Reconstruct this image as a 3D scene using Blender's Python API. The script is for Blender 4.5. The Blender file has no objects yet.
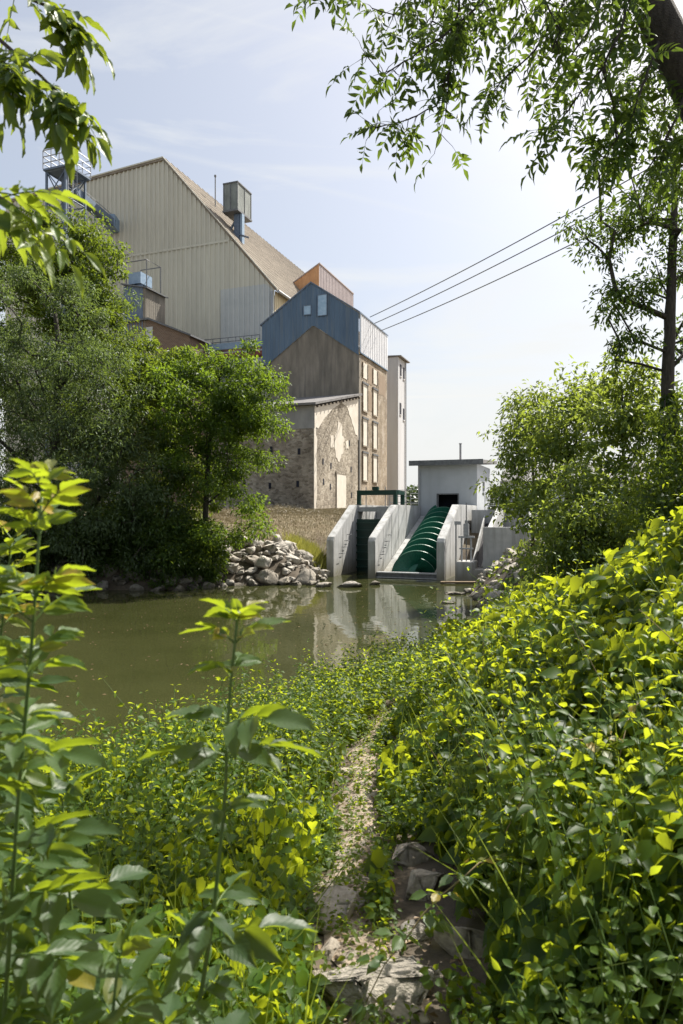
import bpy, bmesh, math, random
import numpy as np
from mathutils import Vector, Matrix

R = math.radians
rng = np.random.default_rng(11)
random.seed(11)
scene = bpy.context.scene
COL = scene.collection
CAM_Z, FPX, CX, CY = 2.9, 683.0, 341.5, 512.0

# ------------------------------------------------------------------ helpers
def P(px, py, Y):
    """a point in the place, seen at px,py of the photo, Y metres out"""
    return np.array([(px - CX) * Y / FPX, Y, CAM_Z + (CY - py) * Y / FPX])

OFFS = {}
def tag(o, label=None, cat=None, group=None, kind=None):
    if label: o['label'] = label
    if cat: o['category'] = cat
    if group: o['group'] = group
    if kind: o['kind'] = kind
    return o

def thing(name, label, cat, loc=(0, 0, 0), rotz=0.0, group=None, frame=False):
    """an Empty at the base of a thing; frame=True: its parts use frame x,y and absolute z"""
    o = bpy.data.objects.new(name, None)
    COL.objects.link(o)
    o.empty_display_size = 0.2
    o.location = [float(c) for c in loc]
    o.rotation_euler = (0, 0, rotz)
    OFFS[o.name] = np.array([0, 0, loc[2]], float) if frame else np.array(loc, float)
    return tag(o, label, cat, group)

def root_off(parent):
    p = parent
    while p.parent: p = p.parent
    return OFFS.get(p.name, np.zeros(3))

class MB:
    def __init__(self):
        self.v, self.f, self.m = [], [], []
    def add(self, verts, faces, mi=0):
        o = len(self.v)
        self.v.extend([tuple(map(float, q)) for q in verts])
        self.f.extend([tuple(i + o for i in f) for f in faces])
        self.m.extend([mi] * len(faces))
        return self
    def box(self, x0, x1, y0, y1, z0, z1, mi=0):
        v = [(x0,y0,z0),(x1,y0,z0),(x1,y1,z0),(x0,y1,z0),(x0,y0,z1),(x1,y0,z1),(x1,y1,z1),(x0,y1,z1)]
        return self.add(v, [(0,3,2,1),(4,5,6,7),(0,1,5,4),(1,2,6,5),(2,3,7,6),(3,0,4,7)], mi)
    def prism(self, poly, axis, a, b, mi=0):
        """extrude a 2-D polygon along axis: 'x' -> (y,z), 'y' -> (x,z), 'z' -> (x,y)"""
        n = len(poly)
        def pt(p, c):
            return {'x': (c, p[0], p[1]), 'y': (p[0], c, p[1]), 'z': (p[0], p[1], c)}[axis]
        v = [pt(p, a) for p in poly] + [pt(p, b) for p in poly]
        f = [tuple(range(n)), tuple(range(2*n-1, n-1, -1))] + [(i, n+i, n+(i+1) % n, (i+1) % n) for i in range(n)]
        return self.add(v, f, mi)
    def tube(self, pts, radii, sides=8, mi=0, cap=True):
        pts = [np.array(p, float) for p in pts]
        n = len(pts)
        if np.isscalar(radii): radii = [radii] * n
        prev = None; vs = []
        for i in range(n):
            d = pts[min(i+1, n-1)] - pts[max(i-1, 0)]
            d = d / (np.linalg.norm(d) + 1e-9)
            if prev is None:
                h = np.array([0, 0, 1.]) if abs(d[2]) < .9 else np.array([1., 0, 0])
                a = np.cross(d, h)
            else:
                a = prev - d * prev.dot(d)
            a /= (np.linalg.norm(a) + 1e-9); prev = a
            b = np.cross(d, a)
            for k in range(sides):
                t = 2*math.pi*k/sides
                vs.append(pts[i] + radii[i]*(math.cos(t)*a + math.sin(t)*b))
        fs = []
        for i in range(n-1):
            for k in range(sides):
                k2 = (k+1) % sides
                fs.append((i*sides+k, i*sides+k2, (i+1)*sides+k2, (i+1)*sides+k))
        if cap:
            fs.append(tuple(range(sides-1, -1, -1))); fs.append(tuple((n-1)*sides+k for k in range(sides)))
        return self.add(vs, fs, mi)
    def build(self, name, mats, parent=None, smooth=False, bevel=0.0):
        me = bpy.data.meshes.new(name)
        v = np.array(self.v, float).reshape(-1, 3)
        if parent is not None: v = v - root_off(parent)
        me.from_pydata([tuple(q) for q in v], [], self.f)
        if not isinstance(mats, (list, tuple)): mats = [mats]
        for m in mats: me.materials.append(m)
        if len(mats) > 1: me.polygons.foreach_set('material_index', self.m)
        me.validate(); me.update()
        bm = bmesh.new(); bm.from_mesh(me); bmesh.ops.recalc_face_normals(bm, faces=bm.faces)
        if bevel > 0:
            es = [e for e in bm.edges if len(e.link_faces) == 2 and e.calc_face_angle(0) > .5]
            bmesh.ops.bevel(bm, geom=es, offset=bevel, segments=2, affect='EDGES', clamp_overlap=True)
        bm.to_mesh(me); bm.free()
        if smooth: me.polygons.foreach_set('use_smooth', [True]*len(me.polygons))
        o = bpy.data.objects.new(name, me)
        COL.objects.link(o)
        if parent is not None: o.parent = parent
        return o

def fbm(x, y, seed=0, freq=1.0, octv=4):
    r = np.random.default_rng(seed)
    out = np.zeros_like(x, float); amp = 1.0; tot = 0
    for o in range(octv):
        for k in range(3):
            a = r.uniform(0, 2*math.pi); ph = r.uniform(0, 6.28)
            f = freq * (2**o) * r.uniform(.7, 1.3)
            out += amp * np.sin(f*(x*math.cos(a)+y*math.sin(a)) + ph + 1.3*np.sin(f*.7*(y*math.cos(a)-x*math.sin(a))+ph*2))/3
        tot += amp; amp *= .5
    return out / tot

def sstep(x, a, b):
    t = np.clip((x-a)/(b-a), 0, 1); return t*t*(3-2*t)

# ------------------------------------------------------------------ materials
def newmat(name):
    m = bpy.data.materials.new(name); m.use_nodes = True
    nt = m.node_tree; b = nt.nodes['Principled BSDF']
    return m, nt, b

def N(nt, t, **kw):
    n = nt.nodes.new(t)
    for k, v in kw.items():
        if k == 'inp':
            for kk, vv in v.items(): n.inputs[kk].default_value = vv
        else: setattr(n, k, v)
    return n

def ramp(nt, stops, interp='LINEAR'):
    n = nt.nodes.new('ShaderNodeValToRGB'); cr = n.color_ramp; cr.interpolation = interp
    while len(cr.elements) < len(stops): cr.elements.new(.5)
    for e, (p, c) in zip(cr.elements, stops):
        e.position = p; e.color = (*c, 1) if len(c) == 3 else c
    return n

def coords(nt, scale=(1, 1, 1), kind='Object'):
    t = N(nt, 'ShaderNodeTexCoord'); m = N(nt, 'ShaderNodeMapping'); m.inputs['Scale'].default_value = scale
    nt.links.new(t.outputs[kind], m.inputs['Vector']); return m.outputs[0]

def noise(nt, vec, scale, detail=6, rough=.6, dist=0.0):
    n = N(nt, 'ShaderNodeTexNoise', inp={'Scale': scale, 'Detail': detail, 'Roughness': rough, 'Distortion': dist})
    nt.links.new(vec, n.inputs['Vector']); return n.outputs['Fac']

def mix(nt, fac, a, b, mode='MIX'):
    n = N(nt, 'ShaderNodeMix', data_type='RGBA', blend_type=mode)
    for sock, val in ((n.inputs[0], fac), (n.inputs[6], a), (n.inputs[7], b)):
        if hasattr(val, 'links') or isinstance(val, bpy.types.NodeSocket): nt.links.new(val, sock)
        elif np.isscalar(val): sock.default_value = val
        else: sock.default_value = (*val, 1)
    return n.outputs[2]

def bump(nt, b, height, strength=.4, dist=.02):
    n = N(nt, 'ShaderNodeBump', inp={'Strength': strength, 'Distance': dist})
    nt.links.new(height, n.inputs['Height']); nt.links.new(n.outputs[0], b.inputs['Normal'])

def noisy(name, c1, c2, scale=3, rough=.8, bstr=.3, bdist=.02, stretch=(1, 1, 1), streak=None, metal=0.0, kind='Object', spec=.4):
    m, nt, b = newmat(name)
    v = coords(nt, stretch, kind)
    f = noise(nt, v, scale)
    r = ramp(nt, [(.32, c1), (.68, c2)]); nt.links.new(f, r.inputs[0])
    col = r.outputs[0]
    if streak:
        v2 = coords(nt, (2.2, 2.2, .12), kind); f2 = noise(nt, v2, 1.6, 5, .65)
        r2 = ramp(nt, [(.5, (0, 0, 0)), (.72, (1, 1, 1))]); nt.links.new(f2, r2.inputs[0])
        mm = N(nt, 'ShaderNodeMath', operation='MULTIPLY', inp={1: .75}); nt.links.new(r2.outputs[0], mm.inputs[0])
        col = mix(nt, mm.outputs[0], col, streak)
    nt.links.new(col, b.inputs['Base Color'])
    b.inputs['Roughness'].default_value = rough; b.inputs['Metallic'].default_value = metal
    b.inputs['Specular IOR Level'].default_value = spec
    f3 = noise(nt, coords(nt, (1, 1, 1), kind), scale*6, 5)
    bump(nt, b, f3, bstr, bdist)
    return m

def leafmat(name, dark, light, trans, young=None, fac=.45, rough=.42, spec=.45, vein=False):
    m, nt, b = newmat(name)
    a = N(nt, 'ShaderNodeAttribute', attribute_name='tint')
    stops = [(0.0, dark), (.8, light)] + ([(1.0, young)] if young else [])
    r = ramp(nt, stops); nt.links.new(a.outputs['Fac'], r.inputs[0])
    col = r.outputs[0]
    tr = N(nt, 'ShaderNodeBsdfTranslucent')
    t2 = ramp(nt, [(0.0, tuple(.55*c for c in trans)), (1.0, trans)]); nt.links.new(a.outputs['Fac'], t2.inputs[0])
    nt.links.new(t2.outputs[0], tr.inputs[0])
    if vein:
        av = N(nt, 'ShaderNodeAttribute', attribute_name='luv'); sp = N(nt, 'ShaderNodeSeparateXYZ')
        nt.links.new(av.outputs['Vector'], sp.inputs[0])
        ab = N(nt, 'ShaderNodeMath', operation='ABSOLUTE'); nt.links.new(sp.outputs[0], ab.inputs[0])
        mr = N(nt, 'ShaderNodeMapRange', inp={1: 0.0, 2: .05, 3: 1.0, 4: 0.0}); nt.links.new(ab.outputs[0], mr.inputs[0])
        ma = N(nt, 'ShaderNodeMath', operation='MULTIPLY_ADD', inp={1: -.55}); nt.links.new(ab.outputs[0], ma.inputs[0]); nt.links.new(sp.outputs[1], ma.inputs[2])
        sc = N(nt, 'ShaderNodeMath', operation='MULTIPLY', inp={1: 52.0}); nt.links.new(ma.outputs[0], sc.inputs[0])
        sn = N(nt, 'ShaderNodeMath', operation='SINE'); nt.links.new(sc.outputs[0], sn.inputs[0])
        mr2 = N(nt, 'ShaderNodeMapRange', inp={1: .55, 2: 1.0, 3: 0.0, 4: .5}); nt.links.new(sn.outputs[0], mr2.inputs[0])
        mx = N(nt, 'ShaderNodeMath', operation='MAXIMUM'); nt.links.new(mr.outputs[0], mx.inputs[0]); nt.links.new(mr2.outputs[0], mx.inputs[1])
        sc2 = N(nt, 'ShaderNodeMath', operation='MULTIPLY', inp={1: .14}); nt.links.new(mx.outputs[0], sc2.inputs[0])
        col = mix(nt, sc2.outputs[0], col, tuple(min(1, 2.2*c+.02) for c in light))
        bump(nt, b, sn.outputs[0], .07, .002)
    nt.links.new(col, b.inputs['Base Color'])
    b.inputs['Roughness'].default_value = rough; b.inputs['Specular IOR Level'].default_value = spec
    ms = N(nt, 'ShaderNodeMixShader', inp={0: fac})
    nt.links.new(b.outputs[0], ms.inputs[1]); nt.links.new(tr.outputs[0], ms.inputs[2])
    nt.links.new(ms.outputs[0], nt.nodes['Material Output'].inputs['Surface'])
    return m

M = {}
M['leaf_ash'] = leafmat('ash_leaf', (.025,.052,.010), (.055,.10,.016), (.30,.44,.03), fac=.44, rough=.5, spec=.3)
M['leaf_willow'] = leafmat('willow_leaf', (.045,.072,.032), (.105,.155,.07), (.26,.36,.07), fac=.38, rough=.5, spec=.35)
M['leaf_dark'] = leafmat('dark_tree_leaf', (.022,.045,.011), (.05,.095,.018), (.30,.40,.03), fac=.42, rough=.5, spec=.3)
M['leaf_backlit'] = leafmat('overhanging_ash_leaf', (.035,.07,.014), (.06,.12,.02), (.22,.32,.035), fac=.42, rough=.5, spec=.3)
M['leaf_shrub'] = leafmat('shrub_leaf', (.05,.085,.022), (.105,.165,.045), (.42,.52,.06), fac=.48, rough=.45, spec=.4)
M['leaf_nettle'] = leafmat('nettle_leaf', (.028,.058,.014), (.06,.115,.022), (.68,.80,.035), young=(.11,.18,.025), fac=.46, rough=.48, spec=.22)
M['leaf_vine'] = leafmat('bindweed_leaf', (.020,.050,.009), (.050,.11,.015), (.72,.82,.035), young=(.11,.18,.02), fac=.48, rough=.46, spec=.22)
M['leaf_sapling'] = leafmat('sapling_leaf', (.03,.06,.028), (.055,.10,.03), (.52,.66,.03), young=(.34,.22,.03), fac=.40, rough=.46, spec=.4, vein=True)
M['leaf_near'] = leafmat('near_ash_leaf', (.035,.075,.012), (.065,.13,.018), (.40,.50,.035), young=(.2,.24,.02), fac=.45, rough=.42, spec=.4, vein=True)
M['grass_green'] = leafmat('green_grass', (.05,.08,.02), (.10,.14,.03), (.4,.5,.06), fac=.4)
M['grass_fresh'] = leafmat('fresh_grass', (.22,.23,.04), (.36,.36,.08), (.5,.48,.1), fac=.45)
M['grass_dry'] = leafmat('dry_grass', (.20,.165,.095), (.28,.235,.14), (.25,.21,.11), fac=.25)
M['litter'] = leafmat('dead_leaf', (.12,.075,.04), (.26,.18,.10), (.2,.13,.06), fac=.2)
M['path_rock'] = noisy('path_stone_rock', (.34,.29,.23), (.56,.495,.405), 7, .9, .8, .02)
M['clad_patch'] = noisy('brown_render_patch', (.24,.18,.125), (.30,.23,.165), 2, .9, .3, .01)
M['bark'] = noisy('bark', (.055,.045,.032), (.13,.11,.085), 9, .9, .9, .02, (3, 3, .6))
M['bark_dark'] = noisy('dark_bark', (.03,.026,.02), (.075,.065,.05), 11, .9, .9, .02, (3, 3, .6))
M['stem_green'] = noisy('green_stem', (.06,.12,.025), (.11,.16,.04), 30, .5, .2, .002)
M['cane'] = noisy('bramble_cane', (.17,.15,.06), (.24,.17,.08), 25, .6, .2, .002)
M['soil'] = noisy('path_soil', (.19,.145,.105), (.42,.345,.265), 9, .95, .9, .03)
M['rock'] = noisy('bank_rock', (.27,.25,.22), (.50,.47,.42), 2.4, .85, .7, .05)
M['rock_dark'] = noisy('shade_painted_bank_rock', (.13,.12,.10), (.27,.25,.21), 2.4, .85, .7, .05)  # bank rock again, darkened in colour for the shade under the trees
M['paint_green'] = noisy('dark_green_paint', (.008,.036,.027), (.012,.05,.036), 5, .38, .1, .004)
M['screw_green'] = noisy('screw_green_paint', (.013,.105,.068), (.024,.145,.095), 5, .35, .12, .004)
M['dirty_panel'] = noisy('dirty_sheet_panel', (.13,.15,.14), (.27,.29,.27), 1.1, .6, .3, .02, (1, 1, .5), streak=(.09,.09,.08))
M['rim_green'] = noisy('pale_green_rim', (.06,.17,.12), (.13,.25,.19), 5, .4, .1, .004)  # flight edges coloured a paler green than the blades
M['steel'] = noisy('galvanised_steel', (.28,.29,.3), (.40,.41,.42), 12, .45, .1, .003, metal=.5)
M['steel_dark'] = noisy('weathered_steel', (.10,.105,.11), (.19,.195,.2), 8, .55, .2, .004, metal=.3)
M['steel_blue'] = noisy('blue_grey_steel', (.10,.135,.19), (.17,.215,.28), 5, .5, .15, .004, metal=.15)
M['duct_blue'] = noisy('pale_blue_duct', (.20,.29,.40), (.29,.39,.50), 3, .5, .1, .004)
M['clad_cream'] = noisy('cream_cladding', (.57,.545,.45), (.66,.63,.52), .5, .6, .06, .004, (1, 1, .25), streak=(.50,.47,.385))
M['clad_cream_low'] = noisy('cream_lower_cladding', (.60,.575,.475), (.68,.65,.53), .5, .6, .06, .004, (1, 1, .25), streak=(.53,.50,.405))
M['clad_pale'] = noisy('pale_patch_cladding', (.50,.52,.50), (.58,.59,.56), .8, .6, .06, .004)
M['clad_tan'] = noisy('tan_side_cladding', (.56,.46,.28), (.64,.54,.35), .6, .65, .06, .004, (1, 1, .3))
M['roof_fibre'] = noisy('fibre_cement_roof', (.20,.17,.135), (.31,.265,.21), 1.2, .9, .3, .02, (1, .3, 1), streak=None)
M['clad_blue'] = noisy('blue_grey_cladding', (.075,.125,.19), (.12,.185,.265), .9, .55, .08, .004, (1, 1, .2), streak=(.17,.2,.22))
M['clad_white'] = noisy('white_cladding', (.62,.63,.66), (.72,.73,.75), .8, .5, .05, .004)
M['clad_orange'] = noisy('orange_cladding', (.50,.27,.13), (.60,.34,.17), 1.5, .6, .1, .004)
M['clad_pink'] = noisy('pinkish_grey_cladding', (.36,.31,.31), (.43,.37,.37), 1.0, .6, .08, .004)
M['tower_white'] = noisy('white_render', (.48,.49,.51), (.60,.605,.615), .5, .8, .1, .01, (1, 1, .15), streak=(.48,.45,.44))
M['render_grey'] = noisy('grey_render', (.40,.42,.44), (.47,.49,.51), 1.0, .85, .15, .01, streak=(.36,.37,.38))
M['concrete_wall'] = noisy('smooth_grey_plaster', (.23,.235,.235), (.33,.335,.33), 1.6, .9, .25, .02, (1, 1, .4))
M['gable_plaster'] = noisy('stained_gable_plaster', (.15,.135,.11), (.31,.275,.225), .9, .9, .5, .03, (1.2, 1.2, .35), streak=(.11,.105,.095))
M['plaster_cream'] = noisy('cream_plaster', (.55,.50,.42), (.68,.63,.55), 1.3, .9, .3, .02)
M['blocked_white'] = noisy('cream_painted_boards', (.60,.56,.48), (.70,.66,.58), 2.0, .7, .1, .005)
M['wood_dark'] = noisy('dark_timber', (.05,.04,.035), (.10,.08,.065), 6, .8, .3, .01)
M['rust'] = noisy('rusty_red_paint', (.19,.05,.045), (.26,.09,.07), 5, .7, .2, .01)
M['tile_red'] = noisy('red_roof_tiles', (.24,.12,.085), (.36,.20,.14), 8, .85, .4, .02)
M['tile_grey'] = noisy('grey_roof_sheet', (.13,.125,.125), (.22,.21,.205), 3, .8, .3, .02)
M['dark_void'] = noisy('painted_dark_interior', (.01,.012,.022), (.016,.02,.035), 3, .8, .1, .01)  # near-black colour stands in for the unlit depth of openings
M['iron'] = noisy('black_iron', (.02,.02,.022), (.04,.04,.042), 12, .5, .2, .003, metal=.3)
M['wood_plank'] = noisy('weathered_plank', (.17,.12,.075), (.27,.2,.13), 7, .85, .4, .01, (.4, 3, 3))
M['hedge'] = leafmat('far_wood_leaf', (.05,.08,.03), (.085,.12,.04), (.1,.15,.03), fac=.25)

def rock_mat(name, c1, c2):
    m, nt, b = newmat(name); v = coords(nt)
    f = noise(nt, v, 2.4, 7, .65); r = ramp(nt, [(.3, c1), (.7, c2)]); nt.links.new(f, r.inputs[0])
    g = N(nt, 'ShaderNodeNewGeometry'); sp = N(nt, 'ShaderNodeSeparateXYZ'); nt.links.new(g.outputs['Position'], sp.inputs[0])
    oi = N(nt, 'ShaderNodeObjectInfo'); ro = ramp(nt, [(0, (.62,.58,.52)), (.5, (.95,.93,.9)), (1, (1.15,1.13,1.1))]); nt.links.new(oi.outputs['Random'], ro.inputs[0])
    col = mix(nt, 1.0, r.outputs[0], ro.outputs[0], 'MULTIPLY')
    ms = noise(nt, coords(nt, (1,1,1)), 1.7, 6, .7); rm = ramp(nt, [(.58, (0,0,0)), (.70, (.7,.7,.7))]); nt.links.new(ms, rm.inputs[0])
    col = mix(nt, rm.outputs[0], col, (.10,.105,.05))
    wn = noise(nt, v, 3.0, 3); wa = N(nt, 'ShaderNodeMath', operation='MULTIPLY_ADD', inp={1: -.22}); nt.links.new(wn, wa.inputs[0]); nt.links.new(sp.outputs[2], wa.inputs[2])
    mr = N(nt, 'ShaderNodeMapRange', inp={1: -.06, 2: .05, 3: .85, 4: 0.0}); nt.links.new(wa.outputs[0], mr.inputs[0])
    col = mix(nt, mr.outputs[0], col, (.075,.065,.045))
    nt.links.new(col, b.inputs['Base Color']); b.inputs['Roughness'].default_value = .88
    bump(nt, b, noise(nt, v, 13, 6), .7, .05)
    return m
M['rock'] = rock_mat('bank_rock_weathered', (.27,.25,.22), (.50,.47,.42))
M['rock_dark'] = rock_mat('shade_painted_bank_rock_weathered', (.15,.14,.115), (.29,.27,.23))  # darker copy of the bank rock, tree shade painted into its colour
def glass(name):
    m, nt, b = newmat(name); b.inputs['Base Color'].default_value = (.35,.5,.62,1)
    b.inputs['Roughness'].default_value = .12; b.inputs['Specular IOR Level'].default_value = .8
    f = noise(nt, coords(nt), 2.0); r = ramp(nt, [(.3, (.22,.36,.5)), (.7, (.4,.55,.68))]); nt.links.new(f, r.inputs[0]); nt.links.new(r.outputs[0], b.inputs['Base Color'])
    return m
M['pane'] = glass('hazy_pane')

def stone_mat(name, c_dark, c_mid, c_light, mortar, scale=3.2, mort_w=.06, patch=None):
    m, nt, b = newmat(name)
    v = coords(nt, (1, 1, 1.7))
    wob = N(nt, 'ShaderNodeTexNoise', inp={'Scale': 3.0, 'Detail': 3}); nt.links.new(v, wob.inputs['Vector'])
    va = N(nt, 'ShaderNodeVectorMath', operation='MULTIPLY_ADD'); va.inputs[1].default_value = (.22, .22, .22)
    nt.links.new(wob.outputs['Color'], va.inputs[0]); nt.links.new(v, va.inputs[2])
    vo = N(nt, 'ShaderNodeTexVoronoi', inp={'Scale': scale, 'Randomness': .9}); nt.links.new(va.outputs[0], vo.inputs['Vector'])
    ed = N(nt, 'ShaderNodeTexVoronoi', feature='DISTANCE_TO_EDGE', inp={'Scale': scale, 'Randomness': .9}); nt.links.new(va.outputs[0], ed.inputs['Vector'])
    sep = N(nt, 'ShaderNodeSeparateColor'); nt.links.new(vo.outputs['Color'], sep.inputs[0])
    r = ramp(nt, [(0, c_dark), (.45, c_mid), (1, c_light)]); nt.links.new(sep.outputs[0], r.inputs[0])
    mr = N(nt, 'ShaderNodeMapRange', inp={1: 0.0, 2: mort_w, 3: 1.0, 4: 0.0}); nt.links.new(ed.outputs['Distance'], mr.inputs[0])
    col = mix(nt, mr.outputs[0], r.outputs[0], mortar)
    big = noise(nt, coords(nt, (1, 1, .6)), .55, 6, .65)
    rb = ramp(nt, [(.38, (.62,.60,.58)), (.62, (1.1,1.1,1.1))]); nt.links.new(big, rb.inputs[0])
    col = mix(nt, 1.0, col, rb.outputs[0], 'MULTIPLY')
    if patch:
        pn = noise(nt, coords(nt), .9, 7, .7); rp = ramp(nt, [(.52, (0,0,0)), (.58, (1,1,1))]); nt.links.new(pn, rp.inputs[0])
        col = mix(nt, rp.outputs[0], col, patch)
    nt.links.new(col, b.inputs['Base Color']); b.inputs['Roughness'].default_value = .92
    h = N(nt, 'ShaderNodeMath', operation='MULTIPLY', inp={1: 1.0}); mn = N(nt, 'ShaderNodeMath', operation='MINIMUM', inp={1: .12}); nt.links.new(ed.outputs['Distance'], mn.inputs[0])
    fine = noise(nt, coords(nt), 14, 5)
    ad = N(nt, 'ShaderNodeMath', operation='MULTIPLY_ADD', inp={1: .05}); nt.links.new(fine, ad.inputs[0]); nt.links.new(mn.outputs[0], ad.inputs[2])
    bump(nt, b, ad.outputs[0], .9, .25)
    return m
M['stone'] = stone_mat('rubble_stone', (.19,.16,.12), (.33,.285,.22), (.46,.41,.33), (.41,.37,.31), 4.2)
M['stone_front'] = stone_mat('shade_grey_rubble_stone', (.19,.165,.13), (.32,.29,.24), (.44,.40,.34), (.42,.385,.33), 4.0)  # copy of the rubble stone, the front's shade put in as grey
M['facade'] = stone_mat('brown_render_stone', (.27,.215,.15), (.34,.275,.195), (.40,.33,.245), (.42,.36,.285), 4.0, .03, patch=(.42,.36,.285))

def concrete_mat():
    m, nt, b = newmat('cast_concrete')
    v = coords(nt)
    f = noise(nt, v, 1.4, 7, .65); r = ramp(nt, [(.3, (.36,.365,.36)), (.7, (.53,.53,.52))]); nt.links.new(f, r.inputs[0])
    st = noise(nt, coords(nt, (3, 3, .25)), 1.5, 6, .65); rs = ramp(nt, [(.45, (1,1,1)), (.7, (.60,.59,.55))]); nt.links.new(st, rs.inputs[0])
    col = mix(nt, 1.0, r.outputs[0], rs.outputs[0], 'MULTIPLY')
    g = N(nt, 'ShaderNodeNewGeometry'); sp = N(nt, 'ShaderNodeSeparateXYZ'); nt.links.new(g.outputs['Position'], sp.inputs[0])
    wn = noise(nt, coords(nt, (2, 2, .3)), 2.0); wa = N(nt, 'ShaderNodeMath', operation='MULTIPLY_ADD', inp={1: -.9}); nt.links.new(wn, wa.inputs[0]); nt.links.new(sp.outputs[2], wa.inputs[2])
    mr = N(nt, 'ShaderNodeMapRange', inp={1: -.35, 2: .4, 3: .92, 4: 0.0}); nt.links.new(wa.outputs[0], mr.inputs[0])
    col = mix(nt, mr.outputs[0], col, (.20,.185,.14))       # the old tide mark above the river
    nt.links.new(col, b.inputs['Base Color']); b.inputs['Roughness'].default_value = .85
    bump(nt, b, noise(nt, v, 18, 6), .25, .01)
    return m
M['concrete'] = concrete_mat()

def water_mat():
    m, nt, b = newmat('river_water')
    b.inputs['Base Color'].default_value = (.062,.062,.022,1)
    b.inputs['Roughness'].default_value = .03; b.inputs['IOR'].default_value = 1.33
    f1 = noise(nt, coords(nt, (1.0, .8, 1)), 1.1, 2, .5, .3)
    f2 = noise(nt, coords(nt, (1.0, .7, 1)), 5.0, 3, .5)
    ad = N(nt, 'ShaderNodeMath', operation='MULTIPLY_ADD', inp={1: .22}); nt.links.new(f2, ad.inputs[0]); nt.links.new(f1, ad.inputs[2])
    bump(nt, b, ad.outputs[0], .5, .014)
    mu = noise(nt, coords(nt), .25, 4); r = ramp(nt, [(.35, (.032,.036,.012)), (.65, (.046,.049,.018))]); nt.links.new(mu, r.inputs[0]); nt.links.new(r.outputs[0], b.inputs['Base Color'])
    return m
M['water'] = water_mat()

def ground_mat():
    m, nt, b = newmat('bank_ground')
    v = coords(nt)
    f = noise(nt, v, 1.2, 8, .7); f2 = noise(nt, v, 9, 6, .7)
    soil = ramp(nt, [(.3, (.045,.035,.024)), (.7, (.12,.095,.065))]); nt.links.new(f2, soil.inputs[0])
    dry = ramp(nt, [(.3, (.12,.085,.05)), (.5, (.19,.15,.09)), (.7, (.22,.19,.12))]); nt.links.new(f, dry.inputs[0])
    g = N(nt, 'ShaderNodeNewGeometry'); sp = N(nt, 'ShaderNodeSeparateXYZ'); nt.links.new(g.outputs['Position'], sp.inputs[0])
    zz = N(nt, 'ShaderNodeMapRange', inp={1: .9, 2: 2.0}); nt.links.new(sp.outputs[2], zz.inputs[0])
    yy = N(nt, 'ShaderNodeMapRange', inp={1: 24.0, 2: 27.0}); nt.links.new(sp.outputs[1], yy.inputs[0])
    mr = N(nt, 'ShaderNodeMath', operation='MULTIPLY'); nt.links.new(zz.outputs[0], mr.inputs[0]); nt.links.new(yy.outputs[0], mr.inputs[1])
    col = mix(nt, mr.outputs[0], soil.outputs[0], dry.outputs[0])
    nt.links.new(col, b.inputs['Base Color']); b.inputs['Roughness'].default_value = .95
    bump(nt, b, f2, .5, .03)
    return m
M['ground'] = ground_mat()

# ------------------------------------------------------------------ terrain
SHORE = np.array([(-140,-6),(-20,1.6),(-9,3.2),(-5.2,4.7),(-3.0,6.1),(-1.8,7.9),(-.2,10.3),(1.5,11.8),(2.3,13.2),(3.2,15.5),
    (3.9,18.5),(4.4,22),(4.7,25),(5.5,27.4),(6.2,28.8),(6.2,31),(-.4,32),(-.9,28.9),(-1.6,27.3),(-4.5,26.9),(-6,25.5),(-12,25.3),(-25,26.5),(-140,34)], float)
TH = R(-20.49)
UX = np.array([math.cos(TH), math.sin(TH)]); AX = np.array([-math.sin(TH), math.cos(TH)])
HO = np.array([4.19, 28.9])                         # front of the right-hand pier
def shore_dist(x, y):
    x = np.asarray(x, float); y = np.asarray(y, float)
    best = np.full(x.shape, 1e9); inside = np.zeros(x.shape, bool)
    n = len(SHORE)
    for i in range(n):
        a = SHORE[i]; b = SHORE[(i+1) % n]; e = b - a
        t = np.clip(((x-a[0])*e[0] + (y-a[1])*e[1])/(e@e), 0, 1)
        best = np.minimum(best, np.hypot(x-a[0]-t*e[0], y-a[1]-t*e[1]))
        c = ((a[1] > y) != (b[1] > y)) & (x < e[0]*(y-a[1])/(e[1]+1e-12) + a[0])
        inside ^= c
    return np.where(inside, -best, best)
def ground_z(x, y):
    x = np.asarray(x, float); y = np.asarray(y, float)
    d = shore_dist(x, y); dp = np.maximum(d, 0)
    near = 1.75*(1-np.exp(-dp/3.6)) + np.clip((x-.5)*.43, 0, 2.4)*sstep(dp, 0, 2.5)*(1-.80*sstep(y, 3.2, 9.0)+.35*sstep(y, 11, 18))
    far = 3.1*(1-np.exp(-dp/3.2))
    w = sstep(y, 20, 27)
    h = near*(1-w) + far*w
    h = h + .07*fbm(x, y, 3, 1.1)*sstep(dp, 0, 1) + .035*fbm(x, y, 4, 4.0)
    h = np.where(d < 0, np.maximum(-1.0, d*.6), h)
    s = (x-HO[0])*UX[0] + (y-HO[1])*UX[1]; t = (x-HO[0])*AX[0] + (y-HO[1])*AX[1]
    h = np.where((s > -4.95) & (s < -.08) & (t > -.5) & (t < 9.2), -.6, h)
    h = np.where((s > .05) & (s < 4.2) & (t > 1.4) & (t < 8.2), np.minimum(h, 2.0), h)
    return h
def gz(x, y): return float(ground_z(np.array([x]), np.array([y]))[0])
def hit(px, py, dmin=1.2, dmax=60):
    ys = np.linspace(dmin, dmax, 6000); xs = (px-CX)*ys/FPX; zs = CAM_Z+(CY-py)*ys/FPX
    k = np.argmax(ground_z(xs, ys) > zs)
    return np.array([xs[k], ys[k], float(ground_z(xs[k:k+1], ys[k:k+1])[0])])

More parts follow.
